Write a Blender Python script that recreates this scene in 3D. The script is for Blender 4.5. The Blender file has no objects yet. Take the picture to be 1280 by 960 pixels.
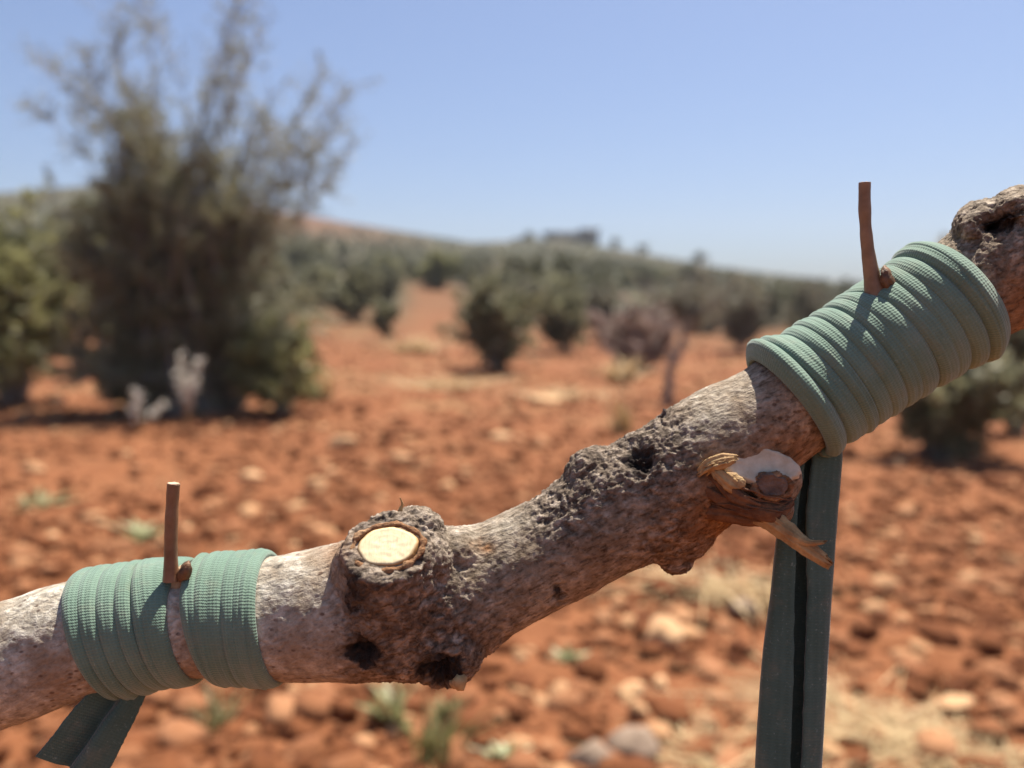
import bpy, bmesh, math, random
import numpy as np
from mathutils import Vector, Matrix, noise as mn

random.seed(7); rng = np.random.default_rng(7)
sc = bpy.context.scene
COL = sc.collection
PI = math.pi
R = math.radians

# ------------------------------------------------------------------ camera frame
CAMH = 0.8
F = 1065.0                       # focal length in units of a 1280 px wide frame
PITCH = math.atan(85 / F)
CAM = Vector((0, 0, CAMH))
FW = Vector((0, math.cos(PITCH), -math.sin(PITCH)))
RT = Vector((1, 0, 0))
UP = Vector((0, math.sin(PITCH), math.cos(PITCH)))
D0 = 0.17
MM = D0 / F                      # metres per unit at the branch

def Q(u, v, dz=0.0):             # a point of the branch's own working plane; dz in the same units, + = away from the viewer
    k = 1 + dz / F
    return CAM + FW * (D0 * k) + RT * ((u - 640) * MM * k) + UP * ((480 - v) * MM * k)

# ------------------------------------------------------------------ object helpers
def tag(o, label=None, cat=None, group=None, kind=None):
    if label: o['label'] = label
    if cat: o['category'] = cat
    if group: o['group'] = group
    if kind: o['kind'] = kind
    return o

def empty(name, loc):
    o = bpy.data.objects.new(name, None)
    COL.objects.link(o); o.location = loc; o.empty_display_size = 0.05
    return o

def mesh_np(name, V, faces, smooth=True):
    me = bpy.data.meshes.new(name)
    V = np.asarray(V, dtype=np.float64)
    if isinstance(faces, np.ndarray):
        n, k = faces.shape
        me.vertices.add(len(V)); me.vertices.foreach_set('co', V.astype(np.float32).ravel())
        me.loops.add(n * k); me.loops.foreach_set('vertex_index', faces.astype(np.int32).ravel())
        me.polygons.add(n)
        me.polygons.foreach_set('loop_start', np.arange(0, n * k, k, dtype=np.int32))
        me.update(calc_edges=True); me.validate()
    else:
        me.from_pydata([tuple(v) for v in V], [], faces); me.update()
    if smooth:
        me.polygons.foreach_set('use_smooth', np.ones(len(me.polygons), dtype=bool))
    return me

def put(name, V, faces, mat, parent=None, origin=None, smooth=True, attr=None):
    V = np.asarray(V, dtype=np.float64)
    if parent is not None:
        org = Vector((0, 0, 0)); off = np.array(parent.matrix_world_loc)
    else:
        off = np.array(origin if origin is not None else V.mean(axis=0))
    me = mesh_np(name, V - off, faces, smooth)
    if attr:
        for an, (typ, arr) in attr.items():
            a = me.attributes.new(an, typ, 'POINT')
            if typ == 'FLOAT': a.data.foreach_set('value', np.asarray(arr, dtype=np.float32))
            else: a.data.foreach_set('color', np.asarray(arr, dtype=np.float32).ravel())
    o = bpy.data.objects.new(name, me); COL.objects.link(o)
    if mat: me.materials.append(mat)
    if parent is not None:
        o.parent = parent
    else:
        o.location = off
    return o

class Root:                      # remembers an object's world location for its children
    def __init__(s, o, loc): s.o, s.loc = o, Vector(loc)

def part(name, V, faces, mat, root, **k):
    """child mesh; V in world coordinates; root = Root"""
    V = np.asarray(V, dtype=np.float64) - np.array(root.loc)
    me = mesh_np(name, V, faces, k.get('smooth', True))
    for an, (typ, arr) in (k.get('attr') or {}).items():
        a = me.attributes.new(an, typ, 'POINT')
        if typ == 'FLOAT': a.data.foreach_set('value', np.asarray(arr, dtype=np.float32))
        else: a.data.foreach_set('color', np.asarray(arr, dtype=np.float32).ravel())
    me.materials.append(mat)
    o = bpy.data.objects.new(name, me); COL.objects.link(o); o.parent = root.o
    return o

def top(name, V, faces, mat, loc, **k):
    V = np.asarray(V, dtype=np.float64) - np.array(Vector(loc))
    me = mesh_np(name, V, faces, k.get('smooth', True))
    for an, (typ, arr) in (k.get('attr') or {}).items():
        a = me.attributes.new(an, typ, 'POINT')
        if typ == 'FLOAT': a.data.foreach_set('value', np.asarray(arr, dtype=np.float32))
        else: a.data.foreach_set('color', np.asarray(arr, dtype=np.float32).ravel())
    me.materials.append(mat)
    o = bpy.data.objects.new(name, me); COL.objects.link(o); o.location = loc
    return o

def grid_faces(n, m, closed_m=True, off=0):
    """n rows of m verts"""
    i = np.arange(n - 1)[:, None]; j = np.arange(m if closed_m else m - 1)[None, :]
    j2 = (j + 1) % m
    f = np.stack([i * m + j, i * m + j2, (i + 1) * m + j2, (i + 1) * m + j], axis=-1).reshape(-1, 4)
    return f + off

class Geo:
    """collects quads/tris into one mesh"""
    def __init__(s): s.V = []; s.F = []; s.n = 0; s.A = []
    def add(s, V, Fq, a=0.5):
        V = np.asarray(V, dtype=np.float64)
        s.V.append(V); s.F.append(np.asarray(Fq) + s.n); s.n += len(V)
        s.A.append(np.full(len(V), a) if np.isscalar(a) else np.asarray(a))
    def tube(s, pts, rad, sides=6, a=0.5, cap=True):
        pts = np.asarray(pts, float); n = len(pts)
        rad = np.broadcast_to(np.asarray(rad, float), (n,))
        t = np.gradient(pts, axis=0); t /= np.linalg.norm(t, axis=1, keepdims=True) + 1e-12
        ref = np.array([0.31, 0.87, 0.38]);
        if abs(np.dot(t.mean(axis=0) / (np.linalg.norm(t.mean(axis=0)) + 1e-9), ref)) > 0.9: ref = np.array([0.9, -0.1, 0.3])
        b = np.cross(t, ref); b /= np.linalg.norm(b, axis=1, keepdims=True) + 1e-12
        c = np.cross(t, b)
        th = np.arange(sides) * 2 * PI / sides
        V = pts[:, None, :] + rad[:, None, None] * (np.cos(th)[None, :, None] * b[:, None, :] + np.sin(th)[None, :, None] * c[:, None, :])
        V = V.reshape(-1, 3); Fq = grid_faces(n, sides)
        if cap:
            k = len(V); V = np.vstack([V, pts[0], pts[-1]])
            j = np.arange(sides); j2 = (j + 1) % sides
            Fq = np.vstack([Fq, np.stack([np.full(sides, k), j2, j, np.full(sides, k)], 1),
                            np.stack([np.full(sides, k + 1), (n - 1) * sides + j, (n - 1) * sides + j2, np.full(sides, k + 1)], 1)])
        s.add(V, Fq, a)
    def data(s):
        V = np.vstack(s.V); Fq = np.vstack(s.F); A = np.concatenate(s.A)
        tri = Fq[:, 0] == Fq[:, 3]
        if tri.any():
            faces = [tuple(f[:3]) if t else tuple(f) for f, t in zip(Fq.tolist(), tri)]
        else: faces = Fq
        return V, faces, {'tone': ('FLOAT', A)}

# ------------------------------------------------------------------ materials
def newmat(name):
    m = bpy.data.materials.new(name); m.use_nodes = True
    nt = m.node_tree; b = nt.nodes['Principled BSDF']
    return m, nt, b

def N(nt, typ, **k):
    n = nt.nodes.new(typ)
    for a, v in k.items():
        if a == 'inp':
            for kk, vv in v.items(): n.inputs[kk].default_value = vv
        else: setattr(n, a, v)
    return n

def ramp(nt, fac, stops, interp='LINEAR'):
    r = nt.nodes.new('ShaderNodeValToRGB'); r.color_ramp.interpolation = interp
    el = r.color_ramp.elements
    while len(el) < len(stops): el.new(0.5)
    for e, (p, c) in zip(el, stops):
        e.position = p; e.color = (*c, 1) if len(c) == 3 else c
    nt.links.new(fac, r.inputs['Fac'])
    return r.outputs['Color']

def mixc(nt, fac, a, b, mode='MIX'):
    m = nt.nodes.new('ShaderNodeMix'); m.data_type = 'RGBA'; m.blend_type = mode
    for s, v in ((m.inputs[0], fac), (m.inputs[6], a), (m.inputs[7], b)):
        if isinstance(v, bpy.types.NodeSocket): nt.links.new(v, s)
        elif isinstance(v, (int, float)): s.default_value = v
        else: s.default_value = (*v, 1)
    return m.outputs[2]

def math_(nt, op, a, b=None, c=None):
    m = nt.nodes.new('ShaderNodeMath'); m.operation = op
    for s, v in zip(m.inputs, (a, b, c)):
        if v is None: continue
        if isinstance(v, bpy.types.NodeSocket): nt.links.new(v, s)
        else: s.default_value = v
    return m.outputs[0]

def noise_(nt, vec, scale, detail=4, rough=0.55):
    n = N(nt, 'ShaderNodeTexNoise', inp={'Scale': scale, 'Detail': detail, 'Roughness': rough})
    nt.links.new(vec, n.inputs['Vector']); return n.outputs['Fac']

def obco(nt): return N(nt, 'ShaderNodeTexCoord').outputs['Object']
def attr(nt, name): return N(nt, 'ShaderNodeAttribute', attribute_name=name)
def bump(nt, h, strength, dist, b, prev=None):
    n = N(nt, 'ShaderNodeBump', inp={'Strength': strength, 'Distance': dist})
    nt.links.new(h, n.inputs['Height'])
    if prev is not None: nt.links.new(prev, n.inputs['Normal'])
    nt.links.new(n.outputs[0], b.inputs['Normal']); return n.outputs[0]

def mat_leaf(name, dark, mid, light, rough=0.55, trans=0.25):
    m, nt, b = newmat(name)
    col = ramp(nt, attr(nt, 'tone').outputs['Fac'], [(0, dark), (0.5, mid), (1, light)])
    nt.links.new(col, b.inputs['Base Color']); b.inputs['Roughness'].default_value = rough
    out = nt.nodes['Material Output']
    t = N(nt, 'ShaderNodeBsdfTranslucent'); nt.links.new(col, t.inputs['Color'])
    mx = N(nt, 'ShaderNodeMixShader', inp={0: trans})
    nt.links.new(b.outputs[0], mx.inputs[1]); nt.links.new(t.outputs[0], mx.inputs[2]); nt.links.new(mx.outputs[0], out.inputs['Surface'])
    return m

def mat_simple(name, c1, c2, scale, rough=0.85, bscale=None, bstr=0.4, bdist=0.01):
    m, nt, b = newmat(name); co = obco(nt)
    n = noise_(nt, co, scale, 5, 0.6)
    nt.links.new(ramp(nt, n, [(0.3, c1), (0.7, c2)]), b.inputs['Base Color'])
    b.inputs['Roughness'].default_value = rough
    if bscale: bump(nt, noise_(nt, co, bscale, 6, 0.65), bstr, bdist, b)
    return m

M = {}
M['olive'] = mat_leaf('olive_foliage', (0.12, 0.118, 0.062), (0.24, 0.23, 0.13), (0.37, 0.355, 0.23), 0.5, 0.4)
M['olive_grey'] = mat_leaf('greyish_foliage', (0.12, 0.112, 0.08), (0.21, 0.195, 0.14), (0.33, 0.305, 0.235), 0.6, 0.4)
M['green'] = mat_leaf('green_foliage', (0.14, 0.138, 0.055), (0.27, 0.26, 0.11), (0.40, 0.38, 0.19), 0.5, 0.42)
M['dry_bush'] = mat_leaf('dry_bush_twigs', (0.23, 0.165, 0.135), (0.34, 0.25, 0.21), (0.46, 0.36, 0.31), 0.8, 0.15)
M['olive_far'] = mat_leaf('far_olive_foliage', (0.07, 0.07, 0.038), (0.145, 0.142, 0.082), (0.25, 0.24, 0.155), 0.55, 0.35)
M['straw'] = mat_leaf('straw', (0.30, 0.19, 0.08), (0.45, 0.31, 0.15), (0.60, 0.46, 0.26), 0.7, 0.2)
M['pale_weed'] = mat_leaf('pale_weed', (0.48, 0.43, 0.36), (0.65, 0.60, 0.53), (0.78, 0.75, 0.70), 0.8, 0.4)
M['weed'] = mat_leaf('weed_leaf', (0.12, 0.11, 0.035), (0.24, 0.23, 0.095), (0.46, 0.46, 0.27), 0.55, 0.3)
M['twig'] = mat_simple('grey_twig_bark', (0.14, 0.12, 0.10), (0.30, 0.265, 0.23), 14, 0.9, 60, 0.5, 0.006)

def make_soil():
    m, nt, b = newmat('red_soil')
    co = N(nt, 'ShaderNodeNewGeometry').outputs['Position']
    n1 = noise_(nt, co, 1.3, 5, 0.6); n2 = noise_(nt, co, 9, 6, 0.65); n3 = noise_(nt, co, 42, 4, 0.6)
    c1 = ramp(nt, n2, [(0.25, (0.085, 0.026, 0.009)), (0.5, (0.160, 0.056, 0.022)), (0.75, (0.255, 0.103, 0.045))])
    c2 = mixc(nt, ramp(nt, n1, [(0.35, (0, 0, 0)), (0.7, (1, 1, 1))]), c1, (0.18, 0.066, 0.025))
    c3 = mixc(nt, ramp(nt, n3, [(0.45, (0, 0, 0)), (0.8, (0.5, 0.5, 0.5))]), c2, (0.30, 0.135, 0.062))
    # scrub cover on the far slopes
    far = attr(nt, 'far').outputs['Fac']
    nf = noise_(nt, co, 0.12, 6, 0.65)
    scrub = ramp(nt, nf, [(0.42, (0.040, 0.042, 0.021)), (0.60, (0.060, 0.050, 0.025)), (0.74, (0.115, 0.048, 0.021))])
    straw = ramp(nt, noise_(nt, co, 0.9, 5, 0.7), [(0.52, (0, 0, 0)), (0.64, (1, 1, 1))])
    mid = attr(nt, 'mid').outputs['Fac']
    c3 = mixc(nt, math_(nt, 'MULTIPLY', straw, mid), c3, (0.21, 0.115, 0.052))
    scrub = mixc(nt, attr(nt, 'crest').outputs['Fac'], scrub, (0.15, 0.058, 0.026))
    c4 = mixc(nt, far, c3, scrub)
    nt.links.new(c4, b.inputs['Base Color']); b.inputs['Roughness'].default_value = 0.95
    b.inputs['Specular IOR Level'].default_value = 0.2
    p = bump(nt, n2, 0.6, 0.03, b); bump(nt, n3, 0.6, 0.008, b, p)
    return m
M['soil'] = make_soil()

def make_stone(name, c1, c2, scale=20):
    m, nt, b = newmat(name); co = obco(nt)
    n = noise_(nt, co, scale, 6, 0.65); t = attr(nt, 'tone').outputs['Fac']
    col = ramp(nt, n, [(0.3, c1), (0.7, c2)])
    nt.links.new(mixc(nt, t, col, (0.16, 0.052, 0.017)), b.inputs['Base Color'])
    b.inputs['Roughness'].default_value = 0.9
    bump(nt, noise_(nt, co, scale * 4, 6, 0.7), 0.6, 0.006, b); return m
M['stone'] = make_stone('orange_stone', (0.27, 0.13, 0.052), (0.44, 0.25, 0.125))
M['pale_stone'] = make_stone('pale_stone', (0.38, 0.20, 0.09), (0.58, 0.36, 0.19))
M['grey_stone'] = make_stone('grey_stone', (0.13, 0.085, 0.058), (0.31, 0.22, 0.155))

def make_clod():
    m, nt, b = newmat('soil_clod'); co = obco(nt)
    t = attr(nt, 'tone').outputs['Fac']
    base = ramp(nt, t, [(0, (0.085, 0.026, 0.009)), (0.45, (0.162, 0.057, 0.022)), (0.75, (0.30, 0.135, 0.066)), (1, (0.52, 0.31, 0.16))])
    n = noise_(nt, co, 30, 5, 0.65)
    nt.links.new(mixc(nt, ramp(nt, n, [(0.4, (0, 0, 0)), (0.8, (0.6, 0.6, 0.6))]), base, (0.16, 0.056, 0.018)), b.inputs['Base Color'])
    b.inputs['Roughness'].default_value = 0.95; b.inputs['Specular IOR Level'].default_value = 0.2
    bump(nt, noise_(nt, co, 90, 5, 0.7), 0.6, 0.006, b); return m
M['clod'] = make_clod()

def make_bark():
    m, nt, b = newmat('branch_bark'); co = obco(nt)
    rgh = attr(nt, 'rough').outputs['Fac']; org = attr(nt, 'orange').outputs['Fac']; drk = attr(nt, 'dark').outputs['Fac']
    n0 = noise_(nt, co, 90, 5, 0.6); n1 = noise_(nt, co, 420, 6, 0.65); n2 = noise_(nt, co, 1500, 4, 0.6)
    smooth = ramp(nt, n1, [(0.3, (0.215, 0.18, 0.14)), (0.5, (0.41, 0.365, 0.30)), (0.70, (0.67, 0.615, 0.53))])
    blotch = ramp(nt, n0, [(0.40, (0, 0, 0)), (0.62, (0.75, 0.75, 0.75))])
    smooth = mixc(nt, blotch, smooth, (0.25, 0.18, 0.12))
    # lenticels: small dark oval pores
    map_ = N(nt, 'ShaderNodeMapping', inp={'Scale': (1.0, 1.0, 1.5)}); nt.links.new(co, map_.inputs['Vector'])
    vor = N(nt, 'ShaderNodeTexVoronoi', inp={'Scale': 520.0, 'Randomness': 1.0}); nt.links.new(map_.outputs[0], vor.inputs['Vector'])
    pore = ramp(nt, vor.outputs['Distance'], [(0.16, (1, 1, 1)), (0.30, (0, 0, 0))])
    gate = ramp(nt, noise_(nt, co, 160, 3, 0.5), [(0.47, (0, 0, 0)), (0.56, (1, 1, 1))])
    pore = math_(nt, 'MULTIPLY', pore, gate)
    smooth = mixc(nt, math_(nt, 'MULTIPLY', pore, 0.8), smooth, (0.10, 0.06, 0.045))
    v2 = N(nt, 'ShaderNodeTexVoronoi', feature='DISTANCE_TO_EDGE', inp={'Scale': 330.0}); 
    wob = N(nt, 'ShaderNodeVectorMath', operation='MULTIPLY_ADD')
    nz = N(nt, 'ShaderNodeTexNoise', inp={'Scale': 300.0, 'Detail': 3.0}); nt.links.new(co, nz.inputs['Vector'])
    nt.links.new(nz.outputs['Color'], wob.inputs[0]); wob.inputs[1].default_value = (0.004, 0.004, 0.004); nt.links.new(co, wob.inputs[2])
    vr2 = N(nt, 'ShaderNodeVectorRotate', rotation_type='Y_AXIS', inp={'Angle': R(26)}); nt.links.new(wob.outputs[0], vr2.inputs['Vector'])
    mp2 = N(nt, 'ShaderNodeMapping', inp={'Scale': (0.42, 1.25, 1.25)}); nt.links.new(vr2.outputs[0], mp2.inputs['Vector']); nt.links.new(mp2.outputs[0], v2.inputs['Vector'])
    crack = ramp(nt, v2.outputs['Distance'], [(0.03, (0, 0, 0)), (0.16, (1, 1, 1))])
    roughc = ramp(nt, n1, [(0.32, (0.10, 0.078, 0.062)), (0.5, (0.29, 0.24, 0.20)), (0.68, (0.60, 0.535, 0.48))])
    roughc = mixc(nt, crack, mixc(nt, 0.55, roughc, (0.06, 0.042, 0.032)), roughc)
    col = mixc(nt, rgh, smooth, roughc)
    brn = attr(nt, 'brown').outputs['Fac']
    col = mixc(nt, brn, col, mixc(nt, 1.0, col, (0.73, 0.675, 0.61), 'MULTIPLY'))
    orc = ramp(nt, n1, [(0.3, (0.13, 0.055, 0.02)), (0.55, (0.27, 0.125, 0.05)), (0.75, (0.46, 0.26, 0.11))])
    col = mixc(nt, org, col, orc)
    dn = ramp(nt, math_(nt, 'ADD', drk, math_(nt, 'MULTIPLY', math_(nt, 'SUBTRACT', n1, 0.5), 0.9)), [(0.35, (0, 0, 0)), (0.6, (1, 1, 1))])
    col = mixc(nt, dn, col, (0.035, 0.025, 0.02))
    vr = N(nt, 'ShaderNodeVectorRotate', rotation_type='Y_AXIS', inp={'Angle': R(26)}); nt.links.new(co, vr.inputs['Vector'])
    mp = N(nt, 'ShaderNodeMapping', inp={'Scale': (420.0, 1150.0, 1150.0)}); nt.links.new(vr.outputs[0], mp.inputs['Vector'])
    fib = noise_(nt, mp.outputs[0], 1.0, 5, 0.7)
    fl = ramp(nt, fib, [(0.36, (0.42, 0.38, 0.34)), (0.50, (1, 1, 1)), (0.70, (1.25, 1.23, 1.20))])
    col = mixc(nt, math_(nt, 'ADD', 0.45, math_(nt, 'MULTIPLY', brn, 0.5)), col, mixc(nt, 1.0, col, fl, 'MULTIPLY'))
    nt.links.new(col, b.inputs['Base Color']); b.inputs['Roughness'].default_value = 0.9
    b.inputs['Specular IOR Level'].default_value = 0.2
    p = bump(nt, n1, 0.6, 0.001, b)
    p = bump(nt, crack, math_(nt, 'MULTIPLY', rgh, 0.8) if False else 0.25, 0.0004, b, p)
    p = bump(nt, pore, -0.35 if False else 0.25, 0.0003, b, p)
    p = bump(nt, fib, 0.6, 0.0006, b, p)
    bump(nt, n2, 0.5, 0.0003, b, p)
    return m
M['bark'] = make_bark()

def make_fabric(name, c1, c2, worn=0.4):
    m, nt, b = newmat(name)
    uv = N(nt, 'ShaderNodeUVMap').outputs['UV']
    sep = N(nt, 'ShaderNodeSeparateXYZ'); nt.links.new(uv, sep.inputs[0])
    u, v = sep.outputs[0], sep.outputs[1]         # millimetres across and along the band
    k = 2 * PI / 0.66
    row = math_(nt, 'SINE', math_(nt, 'MULTIPLY', u, k))
    # knitted V stitches: the phase along the band leans with the row
    lean = math_(nt, 'MULTIPLY', math_(nt, 'ABSOLUTE', row), 1.6)
    st = math_(nt, 'SINE', math_(nt, 'ADD', math_(nt, 'MULTIPLY', v, 2 * PI / 0.60), math_(nt, 'ADD', lean, math_(nt, 'MULTIPLY', noise_(nt, obco(nt), 500, 2, 0.5), 5.0))))
    h = math_(nt, 'ADD', math_(nt, 'MULTIPLY', row, 0.5), math_(nt, 'MULTIPLY', st, 0.5))
    co = obco(nt); n = noise_(nt, co, 1700, 4, 0.6); nb = noise_(nt, co, 120, 4, 0.6)
    h2 = math_(nt, 'ADD', h, math_(nt, 'MULTIPLY', n, 1.6))
    base = mixc(nt, ramp(nt, nb, [(0.3, (0, 0, 0)), (0.7, (1, 1, 1))]), c1, c2)
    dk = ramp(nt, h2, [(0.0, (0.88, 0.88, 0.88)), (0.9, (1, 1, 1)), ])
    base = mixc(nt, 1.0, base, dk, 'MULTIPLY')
    dust = ramp(nt, noise_(nt, co, 210, 5, 0.7), [(0.52, (0, 0, 0)), (0.75, (0.3, 0.3, 0.3))]); base = mixc(nt, dust, base, (0.23, 0.20, 0.14))
    fuzz = ramp(nt, n, [(0.62, (0, 0, 0)), (0.72, (0.35, 0.35, 0.35))])
    base = mixc(nt, fuzz, base, (0.34, 0.42, 0.38))
    nt.links.new(base, b.inputs['Base Color']); b.inputs['Roughness'].default_value = 0.8
    b.inputs['Sheen Weight'].default_value = 0.25; b.inputs['Sheen Roughness'].default_value = 0.5
    b.inputs['Specular IOR Level'].default_value = 0.2
    bump(nt, h2, worn, 0.00022, b)
    return m
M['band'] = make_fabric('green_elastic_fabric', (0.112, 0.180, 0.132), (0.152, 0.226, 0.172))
M['band_shaded'] = make_fabric('green_elastic_fabric_shaded', (0.054, 0.100, 0.082), (0.072, 0.124, 0.104), 0.25)  # same band for the loose ends; shade under the branch painted into its colour

def make_cutwood():
    m, nt, b = newmat('fresh_cut_wood'); co = obco(nt)
    d = attr(nt, 'tone').outputs['Fac']              # 0 at the pith, 1 at the bark
    n1 = noise_(nt, co, 260, 6, 0.7); n2 = noise_(nt, co, 1600, 3, 0.6)
    rings = math_(nt, 'SINE', math_(nt, 'ADD', math_(nt, 'MULTIPLY', d, 46), math_(nt, 'MULTIPLY', n1, 9)))
    col = ramp(nt, d, [(0.0, (0.66, 0.50, 0.28)), (0.15, (0.76, 0.65, 0.42)), (0.84, (0.74, 0.61, 0.37)), (0.93, (0.42, 0.22, 0.07)), (1.0, (0.26, 0.11, 0.035))])
    col = mixc(nt, ramp(nt, rings, [(0.45, (0, 0, 0)), (1, (0.13, 0.13, 0.13))]), col, (0.42, 0.25, 0.09))
    ms_ = N(nt, 'ShaderNodeMapping', inp={'Rotation': (0.3, 0.5, 0.2), 'Scale': (2600.0, 500.0, 260.0)}); nt.links.new(co, ms_.inputs['Vector'])
    saw = noise_(nt, ms_.outputs[0], 1.0, 3, 0.6)
    col = mixc(nt, ramp(nt, saw, [(0.56, (0, 0, 0)), (0.74, (0.55, 0.55, 0.55))]), col, (0.46, 0.33, 0.17))
    col = mixc(nt, ramp(nt, n1, [(0.62, (0, 0, 0)), (0.72, (0.5, 0.5, 0.5))]), col, (0.36, 0.20, 0.08))
    nt.links.new(col, b.inputs['Base Color']); b.inputs['Roughness'].default_value = 0.75
    bump(nt, saw, 0.4, 0.0002, b); return m
M['cut'] = make_cutwood()
M['grey_cut'] = mat_simple('weathered_cut_wood', (0.42, 0.335, 0.23), (0.66, 0.575, 0.44), 330, 0.8, 900, 0.5, 0.0004)
M['knot'] = mat_simple('dark_knot_wood', (0.045, 0.026, 0.018), (0.20, 0.13, 0.095), 330, 0.6, 800, 0.9, 0.001)
M['splinter'] = mat_simple('torn_wood', (0.25, 0.12, 0.04), (0.52, 0.35, 0.16), 350, 0.75, 1200, 0.6, 0.0005)
M['red_fibre'] = mat_simple('torn_red_fibre', (0.075, 0.026, 0.010), (0.22, 0.095, 0.036), 420, 0.8, 1200, 0.7, 0.0006)
M['petiole'] = mat_simple('petiole_skin', (0.12, 0.055, 0.026), (0.24, 0.12, 0.06), 260, 0.42, 1200, 0.35, 0.0003)
M['petiole_tan'] = mat_simple('tan_petiole_skin', (0.14, 0.078, 0.04), (0.27, 0.16, 0.088), 260, 0.5, 1200, 0.4, 0.0003)
M['petiole_cut'] = mat_simple('petiole_cut_end', (0.34, 0.20, 0.12), (0.60, 0.42, 0.30), 900, 0.8)
M['bud'] = mat_simple('bud_scales', (0.05, 0.025, 0.012), (0.20, 0.09, 0.035), 500, 0.6, 900, 0.7, 0.0006)
M['shield'] = mat_simple('bud_shield_bark', (0.20, 0.12, 0.07), (0.45, 0.33, 0.20), 400, 0.8, 900, 0.6, 0.0005)
M['plaster'] = mat_simple('grey_plaster', (0.11, 0.105, 0.105), (0.17, 0.16, 0.155), 0.8, 0.9)
M['roofing'] = mat_simple('dark_roof', (0.10, 0.09, 0.085), (0.16, 0.14, 0.13), 0.8, 0.9)
M['glass'] = mat_simple('dark_window', (0.03, 0.03, 0.035), (0.05, 0.05, 0.055), 1.0, 0.2)

# ------------------------------------------------------------------ ground
SKY = [(-60, 40), (-46, 70), (-36, 120), (-25, 150), (-16.2, 133), (-10.1, 115), (-2.7, 95), (3.2, 99), (8.5, 82), (13.7, 62), (20.6, 45), (31, 18), (40, 5), (60, 0)]
RH = 170.0
def skyh(az):
    a = [s[0] for s in SKY]; b = [s[1] for s in SKY]
    return (float(np.interp(az, a, b)) - 4) / F * RH + CAMH * min(1.0, np.interp(az, a, b) / 20)
def macro(x, y):
    r = math.hypot(x, y)
    if r < 16: return 0.0
    az = math.degrees(math.atan2(x, y))
    t = min(1.0, (r - 16) / (RH - 16))
    h = skyh(az) * (t ** 1.25)
    if r > RH: h *= max(0.25, 1 - ((r - RH) / 500) ** 1.0)
    h += 0.9 * mn.noise(Vector((x * 0.03, y * 0.03, 2))) * t * (0.4 if h > 1 else 0.2)
    return h
def micro(x, y, r):
    if r > 60: return 0.0
    k = 1.0 if r < 25 else max(0, 1 - (r - 25) / 35)
    v = Vector((x, y, 0))
    a = 0.050 * mn.noise(v * 1.1 + Vector((3, 1, 5)))
    c = abs(mn.noise(v * 4.5)); c2 = abs(mn.noise(v * 13 + Vector((9, 2, 0))))
    return k * (a + 0.035 * (c - 0.2) + 0.022 * (c2 - 0.2))
def ground(x, y): return macro(x, y) + micro(x, y, math.hypot(x, y))

def on_ground(u, v, rmax=140):
    """where the sight line through a frame position meets the ground"""
    d = FW + RT * ((u - 640) / F) + UP * ((480 - v) / F)
    t = 0.6
    while t < rmax:
        p = CAM + d * t
        if p.z <= macro(p.x, p.y): return p
        t *= 1.006
    return CAM + d * rmax
def at_dist(u, r):               # ground point on a bearing at distance r
    x = (u - 640) / F * r; return Vector((x, r, ground(x, r)))

def build_ground():
    az = np.concatenate([np.arange(-180, -44, 4.0), np.arange(-44, 44, 0.25), np.arange(44, 180, 4.0)])
    rs = np.concatenate([0.25 * 1.12 ** np.arange(0, 11), np.exp(np.arange(math.log(0.88), math.log(26), 0.0075)), np.exp(np.arange(math.log(26.3), math.log(420), 0.03))])
    m = len(az); V = np.zeros((len(rs) * m + 1, 3)); k = 0
    sa, ca = np.sin(np.radians(az)), np.cos(np.radians(az))
    for r in rs:
        for s, c in zip(sa, ca):
            x, y = r * s, r * c
            V[k] = (x, y, ground(x, y) - (0.0 if r < RH else 0)); k += 1
    V[k] = (0, 0, ground(0, 0))
    Fq = grid_faces(len(rs), m)[:, ::-1]
    faces = Fq.tolist() + [(k, (j + 1) % m, j) for j in range(m)]
    rr = np.hypot(V[:, 0], V[:, 1])
    far = np.clip((rr - 17) / 20, 0, 1); mid = np.clip((rr - 4) / 4, 0, 1) * np.clip(1 - (rr - 25) / 25, 0, 1)
    us_ = 640 + V[:, 0] / np.maximum(V[:, 1], 0.1) * F; strip = np.clip(1 - np.abs(us_ - 545) / 60, 0, 1) * (V[:, 1] > 1) * np.clip((58 - rr) / 10, 0, 1); far = far * (1 - np.clip(strip * 1.5, 0, 1) ** 1.5 * 0.65)
    o = top('ground', V, faces, M['soil'], (0, 0, 0), attr={'crest': ('FLOAT', np.clip((rr - 95) / 40, 0, 1) * 0.75 * np.clip(1 - np.abs(np.degrees(np.arctan2(V[:, 0], V[:, 1])) + 15) / 10, 0, 1)), 'far': ('FLOAT', far), 'mid': ('FLOAT', mid)})
    tag(o, kind='structure')
build_ground()

# ------------------------------------------------------------------ stones and clods
def ico(sub):
    bm = bmesh.new(); bmesh.ops.create_icosphere(bm, subdivisions=sub, radius=1)
    V = np.array([v.co[:] for v in bm.verts]); Fs = np.array([[v.index for v in f.verts] for f in bm.faces]); bm.free(); return V, Fs
ICO = {s: ico(s) for s in (1, 2, 3, 4)}
def rock_shape(sub, seed, amp=0.35, flat=0.7):
    V, Fs = ICO[sub]; V = V.copy(); o = Vector((seed * 3.1, seed * 1.7, seed * 0.9))
    for i, p in enumerate(V):
        q = Vector(p); d = 1 + amp * mn.noise(q * 1.3 + o) + amp * 0.5 * mn.noise(q * 3 + o) + (amp * 0.22 * mn.noise(q * 7 + o) if sub > 2 else 0)
        V[i] = p * d
    # a few chipped flats
    rs = np.random.default_rng(int(seed * 13) + 1)
    for _ in range(5):
        n = rs.normal(size=3); n /= np.linalg.norm(n); dd = rs.uniform(0.6, 0.9)
        k = V @ n - dd; V -= np.outer(np.clip(k, 0, None) * 0.85, n)
    V[:, 2] *= flat
    return V, Fs
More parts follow.
